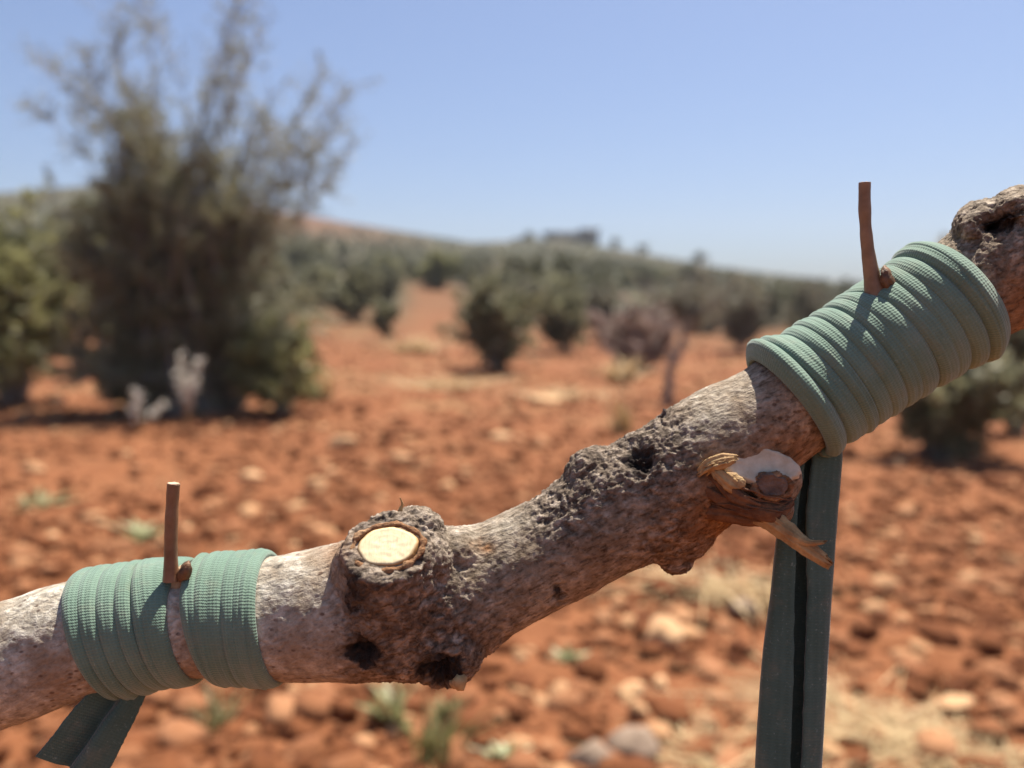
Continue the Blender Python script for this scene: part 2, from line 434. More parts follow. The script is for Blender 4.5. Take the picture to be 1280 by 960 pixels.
def rotz(V, a):
    c, s = math.cos(a), math.sin(a); return V @ np.array([[c, s, 0], [-s, c, 0], [0, 0, 1]])

def clods():
    shapes = [rock_shape(2, i + 1, 0.5, 0.75) for i in range(14)]; small = [rock_shape(1, i + 31, 0.5, 0.75) for i in range(10)]
    Vs, Fs, T = [], [], []; n = 0
    for i in range(26000):
        az = R(rng.uniform(-37, 37)); r = math.exp(rng.uniform(math.log(1.05), math.log(22)))
        x, y = r * math.sin(az), r * math.cos(az)
        dens = 0.5 + 0.9 * mn.noise(Vector((x * 0.8, y * 0.8, 7)))
        if rng.random() > dens + 0.25: continue
        s = min(0.042, 0.007 + rng.exponential(0.0085)) * (1 + 0.035 * r)
        V, Fc = shapes[i % 14] if s > 0.018 and r < 6 else small[i % 10]
        V = rotz(V * (s * rng.uniform(0.8, 1.4), s, s), rng.uniform(0, 6.28)) + (x, y, ground(x, y) + s * 0.15)
        Vs.append(V); Fs.append(Fc + n); n += len(V)
        T.append(np.full(len(V), float(np.clip(rng.beta(1.2, 1.7), 0, 1))))
    o = top('soil_clods', np.vstack(Vs), np.vstack(Fs), M['clod'], (0, 0, 0), attr={'tone': ('FLOAT', np.concatenate(T))})
    tag(o, 'crumbled red clods and gravel scattered over the ploughed soil', 'soil clods', kind='stuff')
clods()

def stone(u, v, w, label, mat='stone', flat=0.6, asp=1.3, seed=1, group=None, rot=0.0, dirt=0.25, rise=0.35):
    """a stone standing on the ground under frame position (u, v), w = its width in frame units"""
    p = on_ground(u, v); d = (p - CAM).dot(FW); s = w / F * d / 2
    V, Fs = rock_shape(3 if w > 26 else 2, seed * 1.37 + 2, 0.33, flat)
    V = rotz(V * (s, s / asp, s), rot)
    lo = V[:, 2].min(); hi = V[:, 2].max()
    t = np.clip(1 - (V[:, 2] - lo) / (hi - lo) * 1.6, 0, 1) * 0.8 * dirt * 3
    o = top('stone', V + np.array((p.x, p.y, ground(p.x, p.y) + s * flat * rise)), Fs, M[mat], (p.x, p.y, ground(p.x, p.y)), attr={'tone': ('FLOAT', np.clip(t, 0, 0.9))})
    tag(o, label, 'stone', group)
    return o
stone(828, 795, 60, 'rounded pale orange stone on the soil right of the straw clump below the rising branch', 'pale_stone', 0.8, 1.1, 1, rot=0.3)
stone(1196, 890, 52, 'flat pale cream stone lying on the soil right of the hanging band end', 'pale_stone', 0.35, 1.3, 2, rot=0.5)
stone(793, 940, 66, 'rough grey rock at the bottom edge between weeds and hanging band', 'grey_stone', 0.9, 1.1, 3)
stone(738, 962, 60, 'dark brown rock beside the rough grey rock at the bottom edge', 'grey_stone', 0.7, 1.2, 4, dirt=0.9)
stone(1150, 846, 34, 'small pale stone up the slope from the flat cream stone', 'pale_stone', 0.5, 1.3, 5)
stone(1106, 732, 40, 'orange stone close right of the splinter tip', 'stone', 0.6, 1.2, 6)
stone(1092, 760, 36, 'smaller orange stone just below the one right of the splinter', 'stone', 0.6, 1.3, 7)
stone(790, 862, 46, 'pale pinkish stone slanting out of soil above the grey rock', 'pale_stone', 0.6, 1.5, 8, rot=0.7)
stone(313, 600, 34, 'pale stone on the soil above the lower bound section', 'pale_stone', 0.6, 1.2, 9)
stone(500, 583, 30, 'pale stone straight above the cut knot', 'stone', 0.6, 1.2, 10)
stone(428, 556, 36, 'wide pale stone in the open soil right of the shrubs', 'pale_stone', 0.5, 1.5, 11)
stone(626, 556, 30, 'pale pink stone in the soil above the dip of the branch', 'pale_stone', 0.6, 1.2, 12)
stone(68, 505, 26, 'whitish stone at the foot of the leftmost bush', 'pale_stone', 0.6, 1.1, 13)
stone(680, 503, 42, 'long pale slab on the soil in front of the middle trees', 'pale_stone', 0.35, 1.2, 14)
stone(1130, 585, 34, 'brown stone in front of the dark bush below the upper binding', 'stone', 0.6, 1.3, 15)
stone(930, 765, 40, 'dark brown stone beside the straw clump left of the hanging band', 'grey_stone', 0.7, 1.2, 16, dirt=0.9)
stone(40, 595, 30, 'orange stone at the left edge above the lower binding', 'stone', 0.6, 1.3, 17)
stone(395, 615, 30, 'reddish orange stone on the soil above the smooth bark beside the cut knot', 'stone', 0.6, 1.3, 18)
stone(700, 870, 42, 'orange stone under the low middle of the branch', 'stone', 0.7, 1.2, 19, rot=1)
stone(1215, 720, 36, 'orange stone near the right edge halfway down the soil', 'stone', 0.6, 1.3, 20)
for i in range(95):
    u, v = rng.uniform(10, 1270), 520 + 440 * rng.random() ** 1.2
    w = rng.uniform(11, 26) * (0.65 + (v - 500) / 600)
    stone(u, v, w, 'small orange stone strewn among the clods of the red field', 'pale_stone' if rng.random() < 0.45 else 'stone', rng.uniform(0.4, 0.8), rng.uniform(1, 1.6), 30 + i, 'small stones strewn over the red soil', rng.uniform(0, 3))

# ------------------------------------------------------------------ plants
def leaves(P, Dv, L, W, tone, geo, r=rng):
    """diamond shaped leaves: P bases, Dv directions"""
    n = len(P); Dv = Dv / (np.linalg.norm(Dv, axis=1, keepdims=True) + 1e-9)
    s = r.normal(size=(n, 3)); s = np.cross(Dv, s); s /= np.linalg.norm(s, axis=1, keepdims=True) + 1e-9
    L = np.broadcast_to(L, (n,))[:, None]; W = np.broadcast_to(W, (n,))[:, None]
    nrm = np.cross(Dv, s)
    V = np.stack([P, P + Dv * L * 0.5 + s * W * 0.5 + nrm * L * 0.06, P + Dv * L, P + Dv * L * 0.5 - s * W * 0.5 + nrm * L * 0.06], axis=1).reshape(-1, 3)
    Fq = np.arange(n * 4).reshape(n, 4)
    geo.add(V, Fq, np.repeat(tone, 4))

def stem_curve(a, b, n, bend, r):
    a, b = np.array(a, float), np.array(b, float); t = np.linspace(0, 1, n)[:, None]
    d = b - a; L = np.linalg.norm(d)
    up = np.array([0, 0, 1.0]); c1 = a + d * 0.4 + up * L * 0.12 - np.array([d[0], d[1], 0]) * bend
    p = (1 - t) ** 2 * a + 2 * t * (1 - t) * c1 + t * t * b
    w = r.normal(size=(4, 3)) * L * 0.022
    for k in range(4): p += np.sin(t * PI * (k + 1)) * w[k] / (k + 1) ** 0.5
    return p

def plant_tree(targets, r, trunk, crown, twig_n=7, twig_len=0.35, leaf_n=26, leaf=(0.06, 0.016), stem_r=0.03, base_spread=0.12, leaf_from=0.25, tone0=0.5, sides=5, forks=None):
    """targets: list of (x, y, z, leafiness) the stems reach, from (0,0,0)"""
    for (x, y, z, lf) in targets:
        b = (r.uniform(-1, 1) * base_spread, r.uniform(-1, 1) * base_spread, -0.03)
        n = 12; p = stem_curve(b, (x, y, z), n, 0.25, r)
        rr = stem_r * r.uniform(0.5, 1.1) * np.linspace(1, 0.14, n)
        trunk.tube(p, rr, sides, r.uniform(0.2, 0.8), cap=False)
        L = np.linalg.norm(p[-1] - p[0])
        for k in range(int(twig_n * (1 + L * 0.6))):
            t = leaf_from + (1 - leaf_from) * r.random() ** 0.8
            i = min(n - 2, int(t * (n - 1))); q = p[i] + (p[i + 1] - p[i]) * (t * (n - 1) - i)
            d = (p[i + 1] - p[i]); d = d / np.linalg.norm(d) + r.normal(size=3) * 0.75 + np.array([0, 0, 0.15])
            d /= np.linalg.norm(d); tl = twig_len * r.uniform(0.5, 1.2) * (1.1 - 0.4 * t)
            e = q + d * tl; m = (q + e) / 2 + r.normal(size=3) * tl * 0.12
            tp = np.array([q, m, e + np.array([0, 0, -0.1 * tl])])
            trunk.tube(tp, np.array([0.006, 0.004, 0.0018]) * (stem_r / 0.03) ** 0.5, 3, r.uniform(0.2, 0.8), cap=False)
            nl = int(leaf_n * lf * r.uniform(0.4, 1.5))
            if nl:
                s = r.random(nl) ** 0.8; P = q + (e - q) * s[:, None] + r.normal(size=(nl, 3)) * 0.012
                Dv = d + r.normal(size=(nl, 3)) * 0.8
                cl = r.normal() * 0.16
                leaves(P, Dv, leaf[0] * r.uniform(0.6, 1.2, nl), leaf[1] * r.uniform(0.7, 1.3, nl), np.clip(tone0 + cl + r.normal(size=nl) * 0.13, 0, 1), crown, r)

def ell_targets(r, n, c, rad, lf=1.0, shell=0.5):
    out = []
    for _ in range(n):
        d = r.normal(size=3); d /= np.linalg.norm(d); k = shell + (1 - shell) * r.random()
        out.append((c[0] + d[0] * rad[0] * k, c[1] + d[1] * rad[1] * k, max(0.12, c[2] + d[2] * rad[2] * k), lf * r.uniform(0.6, 1.3)))
    return out

def place_tree(name, loc, trunk, crown, label, cat, leafmat, group=None, trunk_name='trunk', crown_name='crown'):
    o = empty(name, loc); tag(o, label, cat, group)
    for nm, g, mt in ((trunk_name, trunk, M['twig']), (crown_name, crown, leafmat)):
        if g.n == 0: continue
        V, Fc, A = g.data(); me = mesh_np(nm, V, Fc)
        a = me.attributes.new('tone', 'FLOAT', 'POINT'); a.data.foreach_set('value', A['tone'][1].astype(np.float32))
        me.materials.append(mt); c = bpy.data.objects.new(nm, me); COL.objects.link(c); c.parent = o
    return o
def copy_tree(o, loc, rz=0.0, s=1.0, label=None, group=None):
    c = o.copy(); COL.objects.link(c); c.location = loc; c.rotation_euler = (0, 0, rz); c.scale = (s, s, s)
    if label: c['label'] = label
    if group: c['group'] = group
    for ch in list(o.children):
        d = ch.copy(); COL.objects.link(d); d.parent = c
    return c

def hero_olive():
    r = np.random.default_rng(21); tr, cr = Geo(), Geo()
    m = 7.1 / F                                   # metres per frame unit at the tree
    X = lambda u: (u - 245) * m
    Z = lambda v: (515 - v) * m
    T = []
    for (u, v, ru, rv, n, lf) in ((150, 330, 70, 115, 26, 1.5), (140, 440, 80, 70, 26, 1.5), (255, 350, 60, 120, 22, 1.4), (205, 230, 85, 80, 26, 1.0), (330, 400, 70, 95, 24, 1.2), (250, 450, 80, 60, 20, 1.4), (170, 170, 55, 45, 12, 0.8), (285, 250, 45, 70, 12, 0.9), (110, 300, 40, 80, 14, 1.2)):
        T += ell_targets(r, n, (X(u), 0, Z(v)), (ru * m, 0.62, rv * m), lf)
    plant_tree(T, r, tr, cr, 9, 0.36, 30, (0.062, 0.017), 0.024, 0.30, 0.25, 0.55)
    # thin open sprays above the dense mass
    S = []
    for (u, v) in ((135, 85), (165, 40), (190, 15), (215, 55), (120, 130), (95, 100), (150, 120), (320, 40), (345, 10), (300, 95), (365, 60), (385, 110), (420, 150), (440, 150), (405, 190), (340, 120), (372, 165), (400, 230), (330, 170), (450, 120), (445, 185), (405, 85), (80, 95), (78, 150), (428, 225), (360, 215), (320, 90), (145, 60)):
        S.append((X(u), r.uniform(-0.5, 0.5), Z(v), 0.65))
    plant_tree(S, r, tr, cr, 20, 0.38, 13, (0.05, 0.015), 0.014, 0.22, 0.42, 0.45)
    # two thick old stems
    for (u, v, rr) in ((265, 230, 0.075), (225, 250, 0.06), (330, 130, 0.035), (300, 200, 0.05)):
        tr.tube(stem_curve((r.uniform(-.1, .1), 0.05, -0.05), (X(u), 0.1, Z(v)), 14, 0.2, r), rr * np.linspace(1, 0.3, 14), 8, 0.4)
    p = at_dist(245, 7.1)
    place_tree('olive_tree', p, tr, cr, 'tall straggly olive tree with thin bare sprays against the sky', 'tree', M['olive'])
hero_olive()

def bush_tree(u, v_base, w, h, label, name='olive_tree', cat='tree', mat='olive', seed=1, n=26, lf=1.0, dist=None, low=0.35, leafs=1.0, tone0=0.5, lean=0.0, group=None, deep=1.0, leaf_from=0.3):
    p = on_ground(u, v_base) if dist is None else at_dist(u, dist)
    p.z = ground(p.x, p.y)
    d = (p - CAM).dot(FW); m = d / F; r = np.random.default_rng(seed)
    W, H = w * m / 2, h * m
    tr, cr = Geo(), Geo()
    T = ell_targets(r, n, (lean * H, 0, H * (0.5 + low / 2)), (W * 0.98, W * 0.98 * deep, H * (0.5 - low / 2) * 0.95), lf, 0.3)
    ls = (0.05 + 0.0045 * d) * leafs
    plant_tree(T, r, tr, cr, 6, 0.13 * (W + H), 20, (ls, ls * 0.36), 0.016 * H, 0.05 * W, leaf_from, tone0)
    return place_tree(name, p, tr, cr, label, cat, M[mat], group)

bush_tree(15, 505, 270, 300, 'green bushy tree cut off by the left edge beside tall straggly olive', seed=3, n=80, mat='green', lf=1.6, low=0.0, tone0=0.45)
bush_tree(-150, 505, 220, 260, 'green bushy tree beyond the left edge', seed=4, n=30, mat='green', lf=1.2, low=0.1)
bush_tree(352, 520, 150, 140, 'low yellowish green shrub at the right foot of the tall olive', 'shrub', 'shrub', 'green', 5, 34, 1.2, low=0.05, tone0=0.4)
bush_tree(618, 464, 132, 122, 'dense dark olive tree left of the pair in the middle of field', seed=6, n=50, lf=1.6, low=0.06, tone0=0.35)
bush_tree(706, 441, 78, 90, 'narrower dark olive tree right of the pair in the middle of field', seed=7, n=40, lf=1.5, low=0.05, tone0=0.32)
bush_tree(440, 402, 84, 76, 'dark olive tree on the slope right of the tall straggly olive', seed=8, n=34, lf=1.5, low=0.05, tone0=0.35)
bush_tree(547, 362, 66, 52, 'bright green round tree at the head of the bare soil strip', seed=9, n=34, mat='green', lf=1.6, low=0.08, tone0=0.5)
bush_tree(482, 428, 30, 60, 'slim dark sapling between the slope tree and the middle pair', 'sapling', 'tree', 'olive', 10, 14, 1.2, low=0.25, tone0=0.3)
bush_tree(800, 466, 150, 98, 'rounded pinkish brown leafless bush left of the leaning thin tree', 'dry_bush', 'bush', 'dry_bush', 11, 46, 1.3, low=0.1, tone0=0.55)
bush_tree(1178, 572, 210, 200, 'dark bush right of hanging band below the upper binding', 'bush', 'bush', 'olive', 12, 60, 1.4, low=0.1, tone0=0.45)
bush_tree(1190, 556, 120, 300, 'tall greyish tree behind the upper binding at the right', seed=13, n=26, mat='olive_grey', lf=0.5, low=0.3, tone0=0.5)
bush_tree(1270, 545, 120, 230, 'grey green tree at the right edge below the branch end', seed=14, n=40, lf=1.1, low=0.05, tone0=0.45)
bush_tree(925, 440, 90, 95, 'brownish olive tree behind the top of the leaning thin tree', seed=15, n=34, mat='olive_grey', lf=1.1, low=0.1)
bush_tree(1010, 440, 80, 90, 'grey green olive tree left of the upper binding', seed=16, n=30, mat='olive_grey', lf=1.2, low=0.08, tone0=0.35)
bush_tree(755, 425, 60, 70, 'grey olive tree behind the dry bush', seed=17, n=26, mat='olive_grey', lf=1.2, low=0.08, tone0=0.4)
bush_tree(665, 405, 60, 60, 'pale olive tree behind and between the middle pair', seed=18, n=26, mat='olive_grey', lf=1.2, low=0.08, tone0=0.4)
bush_tree(395, 385, 60, 62, 'small grey green olive tree close beside the straggly olive', seed=19, n=26, mat='olive', lf=1.3, low=0.08, tone0=0.4)

def leaning_tree():
    p = on_ground(832, 502); p.z = ground(p.x, p.y); m = (p - CAM).dot(FW) / F
    r = np.random.default_rng(5); tr, cr = Geo(), Geo()
    tr.tube(stem_curve((0, 0, -0.03), (38 * m, 0, 118 * m), 12, 0.2, r), np.linspace(6.5 * m, 3 * m, 12), 7, 0.3)
    T = [(a * m, r.uniform(-.3, .3), b * m, 0.8) for a, b in ((20, 150), (45, 165), (60, 150), (75, 130), (0, 140), (-20, 135), (30, 135), (50, 125))]
    for t in T:
        c = stem_curve((28 * m, 0, 85 * m), t[:3], 8, 0.1, r); tr.tube(c, np.linspace(2.4 * m, 0.7 * m, 8), 5, 0.4)
        for k in range(26):
            q = c[r.integers(3, 8)]; e = q + r.normal(size=3) * 14 * m
            tr.tube(np.array([q, (q + e) / 2 + r.normal(size=3) * 2 * m, e]), [0.5 * m, 0.4 * m, 0.2 * m], 3, 0.5, cap=False)
            nl = 9; leaves(q + (e - q) * r.random(nl)[:, None], (e - q) + r.normal(size=(nl, 3)) * 8 * m, 7 * m, 2.6 * m, np.clip(r.normal(0.45, 0.15, nl), 0, 1), cr, r)
    place_tree('young_tree', p, tr, cr, 'thin leaning tree with a bare dark trunk and sparse crown', 'tree', M['olive_grey'])
leaning_tree()

# orchard on the slopes
def slope_orchard():
    protos = []
    r = np.random.default_rng(77)
    for k in range(10):
        tr, cr = Geo(), Geo(); H = 1.8; W = 1.12
        T = ell_targets(r, 22 if k < 5 else 9, (0, 0, H * 0.52), (W, W, H * 0.46), 1.6, 0.3)
        if k < 5: plant_tree(T, r, tr, cr, 5, 0.45, 11, (0.19, 0.08), 0.04, 0.1, 0.3, 0.45, 4)
        else: plant_tree(T, r, tr, cr, 2.5, 0.5, 11, (0.34, 0.20), 0.04, 0.1, 0.3, 0.45, 3)
        protos.append((tr, cr))
    first = [None] * 5; n = 0; far = (Geo(), Geo())
    ca, sa = math.cos(0.4), math.sin(0.4)
    spots = []
    for i in range(-80, 80):
        for j in range(-80, 80):
            gx, gy = i * 4.0 + r.uniform(-1.1, 1.1), j * 4.0 + r.uniform(-.9, .9)
            x, y = gx * ca - gy * sa, gx * sa + gy * ca + 30
            d = math.hypot(x, y); az = math.degrees(math.atan2(x, y))
            if y < 0 or abs(az) > 42 or d < 22 or d > 150 + 12 * mn.noise(Vector((x * 0.05, y * 0.05, 0))): continue
            if r.random() < 0.10: continue
            # the bare strip of soil that climbs past the middle trees
            u = 640 + x / y * F
            if d < 52 and 485 + (52 - d) * 0.5 < u < 590 : continue
            spots.append((d, x, y))
    spots.sort()
    for d, x, y in spots:
        k = int(r.integers(0, 5)); s = r.uniform(0.75, 1.35) * (1.0 - 0.66 * min(1, max(0, (d - 50) / 65))); rz = r.uniform(0, 6.28)
        u = 640 + x / y * F
        if u > 820 and d < 60: s *= 0.62
        if d < 70 and -60 < u < 1340 and n < 230:
            mt = (M['olive_far'], M['olive_far'], M['olive'], M['olive_far'], M['olive_grey'])[k]
            lab = 'hazy olive tree in the rows that climb the far hillside'; gp = 'olive trees of the hillside orchard'
            loc = (x, y, macro(x, y) - 0.05)
            if first[k] is None:
                first[k] = place_tree('olive_tree', loc, *protos[k], lab, 'tree', mt, gp); first[k].rotation_euler.z = rz
            else: copy_tree(first[k], loc, rz, s, lab, gp)
            n += 1
        else:
            for g, src in zip(far, protos[k + 5]):
                V = np.vstack(src.V); Fq = np.vstack(src.F)
                g.add(rotz(V * s, rz) + (x, y, macro(x, y) - 0.05), Fq, np.clip(np.concatenate(src.A) + r.normal() * 0.1, 0, 1))
    o = empty('hillside_orchard', (0, 0, 0)); o['kind'] = 'stuff'
    tag(o, 'blurred grey green mass of olive trees covering the upper hillside', 'orchard')
    for nm, g, mt in (('trunks', far[0], M['twig']), ('foliage', far[1], M['olive_far'])):
        V, Fc, A = g.data(); me = mesh_np(nm, V, Fc); a = me.attributes.new('tone', 'FLOAT', 'POINT'); a.data.foreach_set('value', A['tone'][1].astype(np.float32))
        me.materials.append(mt); c = bpy.data.objects.new(nm, me); COL.objects.link(c); c.parent = o; c['kind'] = 'stuff'
slope_orchard()

# ------------------------------------------------------------------ weeds and straw
def tuft(u, v, w, h, n, label, mat, name='weed', cat='plant', seed=1, flop=0.5, bw=0.05, group=None, spreadx=1.0, tone0=0.5, broad=False, yaw=0.0):
    p = on_ground(u, v); p.z = ground(p.x, p.y); m = (p - CAM).dot(FW) / F
    r = np.random.default_rng(seed); g = Geo(); W, H = w * m / 2, h * m
    for _ in range(n):
        a = r.uniform(0, 2 * PI); k = r.random() ** 0.6
        bx, by = math.cos(a) * W * 0.45 * k * spreadx, math.sin(a) * W * 0.45 * k
        bx, by = bx * math.cos(yaw) - by * math.sin(yaw), bx * math.sin(yaw) + by * math.cos(yaw)
        dirx, diry = r.normal() * flop * W, r.normal() * flop * W
        L = H * r.uniform(0.4, 1.1); t = np.linspace(0, 1, 5)
        c = np.stack([bx + dirx * t ** 1.6, by + diry * t ** 1.6, L * t * (1 - 0.35 * flop * t) - 0.005], 1)
        s = np.array([-diry, dirx, 0]) + r.normal(size=3) * 0.3 * W; s /= np.linalg.norm(s) + 1e-9
        wd = (bw * H * r.uniform(0.6, 1.3)) * (np.array([0.5, 1.2, 1.3, 0.8, 0.05]) if broad else np.array([1, 0.95, 0.8, 0.5, 0.08]))
        V = np.concatenate([c + s * wd[:, None], c + np.array([0, 0, 1]) * wd[:, None] * 0.25, c - s * wd[:, None]], axis=0)
        Fq = [[i + k5, i + 1 + k5, i + 6 + k5, i + 5 + k5] for i in range(4) for k5 in (0, 5)]
        g.add(V + np.array(p), np.array(Fq), float(np.clip(r.normal(tone0, 0.2), 0, 1)))
    V, Fc, A = g.data(); o = top(name, V, Fc, M[mat], p, attr=A); tag(o, label, cat, group); return o
tuft(490, 915, 80, 60, 34, 'green weed clump with pale leaf tips below the cut knot', 'weed', 'weed', 'weed', 1, 0.6, 0.07, broad=True)
tuft(545, 960, 110, 120, 46, 'thin olive green grass at the bottom edge below the hollow knot', 'weed', 'grass_tuft', 'grass', 2, 0.6, 0.025, tone0=0.25)
tuft(632, 958, 46, 36, 24, 'pale green seedling at the bottom edge right of the grass', 'weed', 'weed', 'weed', 3, 0.8, 0.14, tone0=0.9, broad=True)
tuft(712, 832, 34, 26, 18, 'tiny pale green seedling under the rising part of the branch', 'weed', 'weed', 'weed', 4, 0.8, 0.15, tone0=0.8, broad=True)
tuft(176, 664, 46, 30, 26, 'small grey green weed above left of the lower binding', 'weed', 'weed', 'weed', 5, 0.9, 0.12, tone0=0.7, broad=True)
tuft(272, 925, 80, 70, 40, 'faint olive green grass beneath the lower binding', 'weed', 'grass_tuft', 'grass', 6, 0.6, 0.025, tone0=0.3)
tuft(560, 905, 50, 40, 24, 'dark weed behind the hollow knot', 'weed', 'weed', 'weed', 61, 0.7, 0.1, tone0=0.2, broad=True)
tuft(900, 742, 170, 36, 120, 'flattened straw clump left of the hanging band', 'straw', 'straw_clump', 'straw', 7, 1.1, 0.05, yaw=-0.7, spreadx=2.2, tone0=0.6)
tuft(1100, 905, 240, 36, 170, 'long strip of dry straw right of the hanging band', 'straw', 'straw_clump', 'straw', 8, 0.9, 0.05, yaw=-0.9, spreadx=2.6)
tuft(880, 945, 150, 44, 110, 'dry straw at the bottom edge left of the hanging band', 'straw', 'straw_clump', 'straw', 9, 1.0, 0.05, yaw=-0.7, spreadx=2.2)
tuft(1190, 940, 200, 34, 110, 'dry straw in the bottom right corner', 'straw', 'straw_clump', 'straw', 90, 0.9, 0.05, yaw=-0.8, spreadx=2.4)
tuft(1030, 868, 120, 30, 90, 'short straw strip hard against the hanging band', 'straw', 'straw_clump', 'straw', 91, 0.9, 0.05, yaw=-0.9, spreadx=2.2)
tuft(778, 545, 60, 60, 50, 'yellowish dry grass tuft above the rough part of the branch', 'straw', 'grass_tuft', 'grass', 10, 0.5, 0.03, tone0=0.35)
tuft(775, 478, 80, 42, 70, 'pale dry grass in front of the dry bush', 'straw', 'grass_tuft', 'grass', 11, 0.6, 0.04, tone0=0.6)
tuft(560, 484, 130, 22, 90, 'pale dry grass strip left of the middle trees', 'straw', 'grass_tuft', 'grass', 12, 0.8, 0.06, spreadx=1.6)
tuft(700, 495, 120, 20, 80, 'low dry grass below the narrower dark olive', 'straw', 'grass_tuft', 'grass', 13, 0.8, 0.06, spreadx=1.6)
tuft(395, 500, 90, 60, 70, 'dry grass at the right foot of low yellowish shrub', 'straw', 'grass_tuft', 'grass', 14, 0.6, 0.03, tone0=0.3)
tuft(520, 440, 90, 26, 70, 'dry grass along the bare soil strip on the slope', 'straw', 'grass_tuft', 'grass', 15, 0.7, 0.06, spreadx=1.5)
tuft(45, 640, 50, 26, 26, 'small dusty weed at the left edge', 'weed', 'weed', 'weed', 16, 0.9, 0.1, tone0=0.5, broad=True)

def pale_plant(u, v, w, h, seed, label, n=9):
    p = on_ground(u, v); p.z = ground(p.x, p.y); m = (p - CAM).dot(FW) / F; r = np.random.default_rng(seed)
    o = empty('dry_thistle', p); tag(o, label, 'weed'); rt = Root(o, p); st, hd = Geo(), Geo()
    for k in range(n):
        e = np.array(p) + np.array([r.normal() * w * 0.36 * m, r.normal() * w * 0.3 * m, h * m * r.uniform(0.45, 1.0)])
        c = stem_curve(p, e, 8, 0.2, r); st.tube(c, np.linspace(1.1 * m, 0.5 * m, 8), 4, 0.5)
        for q in c[4:]:
            nl = 10; leaves(q + r.normal(size=(nl, 3)) * 1.6 * m, r.normal(size=(nl, 3)) + np.array([0, 0, 0.5]), 7 * m, 3.2 * m, np.clip(r.normal(0.6, 0.2, nl), 0, 1), hd, r)
    V, Fc, A = st.data(); part('stem', V, Fc, M['straw'], rt, attr=A)
    V, Fc, A = hd.data(); part('dry_leaves', V, Fc, M['pale_weed'], rt, attr=A)
pale_plant(234, 540, 42, 104, 1, 'whitish dry weed standing in front of the tall olive', 7)
pale_plant(176, 543, 32, 50, 2, 'shorter beige dry weed left of the whitish one', 5)

# ------------------------------------------------------------------ building on the crest
def house():
    c = CAM.copy(); x = (716 - 640) / F * 168; y = 168.0; z = macro(x, y) - 0.3
    rt_o = empty('hilltop_house', (x, y, z)); rt = Root(rt_o, (x, y, z))
    tag(rt_o, 'low grey flat-roofed house on the crest of the hill', 'house')
    def box(x0, x1, y0, y1, z0, z1):
        V = np.array([(a, b, cc) for cc in (z0, z1) for b in (y0, y1) for a in (x0, x1)], float) + np.array((x, y, z))
        return V, np.array([[0, 1, 3, 2][::-1], [4, 5, 7, 6], [0, 1, 5, 4], [2, 3, 7, 6][::-1], [0, 2, 6, 4][::-1], [1, 3, 7, 5]])
    def prt(nm, bx, mt, r_=rt): return part(nm, *box(*bx), M[mt], r_, smooth=False)
    w = prt('wall', (-5.6, 1.4, 0, 6, 0, 2.0), 'plaster'); prt('wall', (1.403, 5.0, 0.6, 6, 0, 2.6), 'plaster')
    prt('roof', (-5.9, 1.35, -0.3, 6.3, 2.003, 2.2), 'roofing'); prt('roof', (1.36, 5.3, 0.3, 6.3, 2.603, 2.85), 'roofing')
    for wx in (-4.6, -2.6, -0.6): 
        f = prt('window', (wx - 0.55, wx + 0.55, -0.06, 0.1, 0.6, 1.6), 'roofing'); 
        part('pane', *box(wx - 0.45, wx + 0.45, -0.08, 0.0, 0.7, 1.5), M['glass'], Root(f, (x, y, z)), smooth=False)
    prt('door', (2.4, 3.4, 0.53, 0.7, 0, 2.1), 'roofing')
    V, Fq = box(-12, -6.2, 2, 2.4, -0.4, 1.2); o = top('stone_wall', V, Fq, M['plaster'], (x - 9, y + 2.2, z), smooth=False); tag(o, 'low grey wall left of the hilltop house', 'wall')
house()
for i, (u, hgt, lab) in enumerate(((768, 2.4, 'dark shrub on the crest right of the hilltop house'), (803, 2.0, 'small dark shrub on the crest farther down from the house'), (872, 2.6, 'lone tree on the descending skyline of the hill'), (660, 2.2, 'dark shrub on the crest left of the hilltop house'))):
    bush_tree(u, 0, hgt * 6.4 * 1.3, hgt * 6.4, lab, 'shrub', 'shrub', 'olive', 40 + i, 14, 1.2, dist=167, low=0.1, leafs=0.4, tone0=0.3)

# ------------------------------------------------------------------ the grafted branch
AX = [(-190, 905, 76), (-80, 866, 76), (0, 833, 76), (50, 814, 75), (100, 797, 73), (150, 785, 71), (250, 773, 71), (340, 771, 76), (400, 767, 82), (480, 757, 90), (550, 747, 90), (620, 722, 72), (700, 684, 68), (770, 640, 72), (830, 612, 78), (900, 562, 76), (945, 533, 69), (983, 508, 66), (1040, 471, 66), (1100, 433, 67), (1180, 382, 68), (1225, 354, 72), (1275, 328, 80), (1340, 300, 84), (1480, 250, 80)]
AXP = np.array([Q(a[0], a[1], 10 * math.sin(a[0] / 260)) for a in AX]); AXR = np.array([a[2] * MM for a in AX])
def catmull(Pn, n=24):
    out = []
    Pn = np.vstack([2 * Pn[0] - Pn[1], Pn, 2 * Pn[-1] - Pn[-2]])
    for i in range(1, len(Pn) - 2):
        for t in np.linspace(0, 1, n, endpoint=False):
            a, b, c, d = Pn[i - 1], Pn[i], Pn[i + 1], Pn[i + 2]
            out.append(0.5 * (2 * b + (c - a) * t + (2 * a - 5 * b + 4 * c - d) * t * t + (3 * b - a - 3 * c + d) * t ** 3))
    out.append(Pn[-2]); return np.array(out)
CUR = catmull(np.hstack([AXP, AXR[:, None]]))
CP, CR = CUR[:, :3], CUR[:, 3]
SL = np.concatenate([[0], np.cumsum(np.linalg.norm(np.diff(CP, axis=0), axis=1))])
def axis_at(s):
    p = np.array([np.interp(s, SL, CP[:, k]) for k in range(3)]).T; return p, np.interp(s, SL, CR)
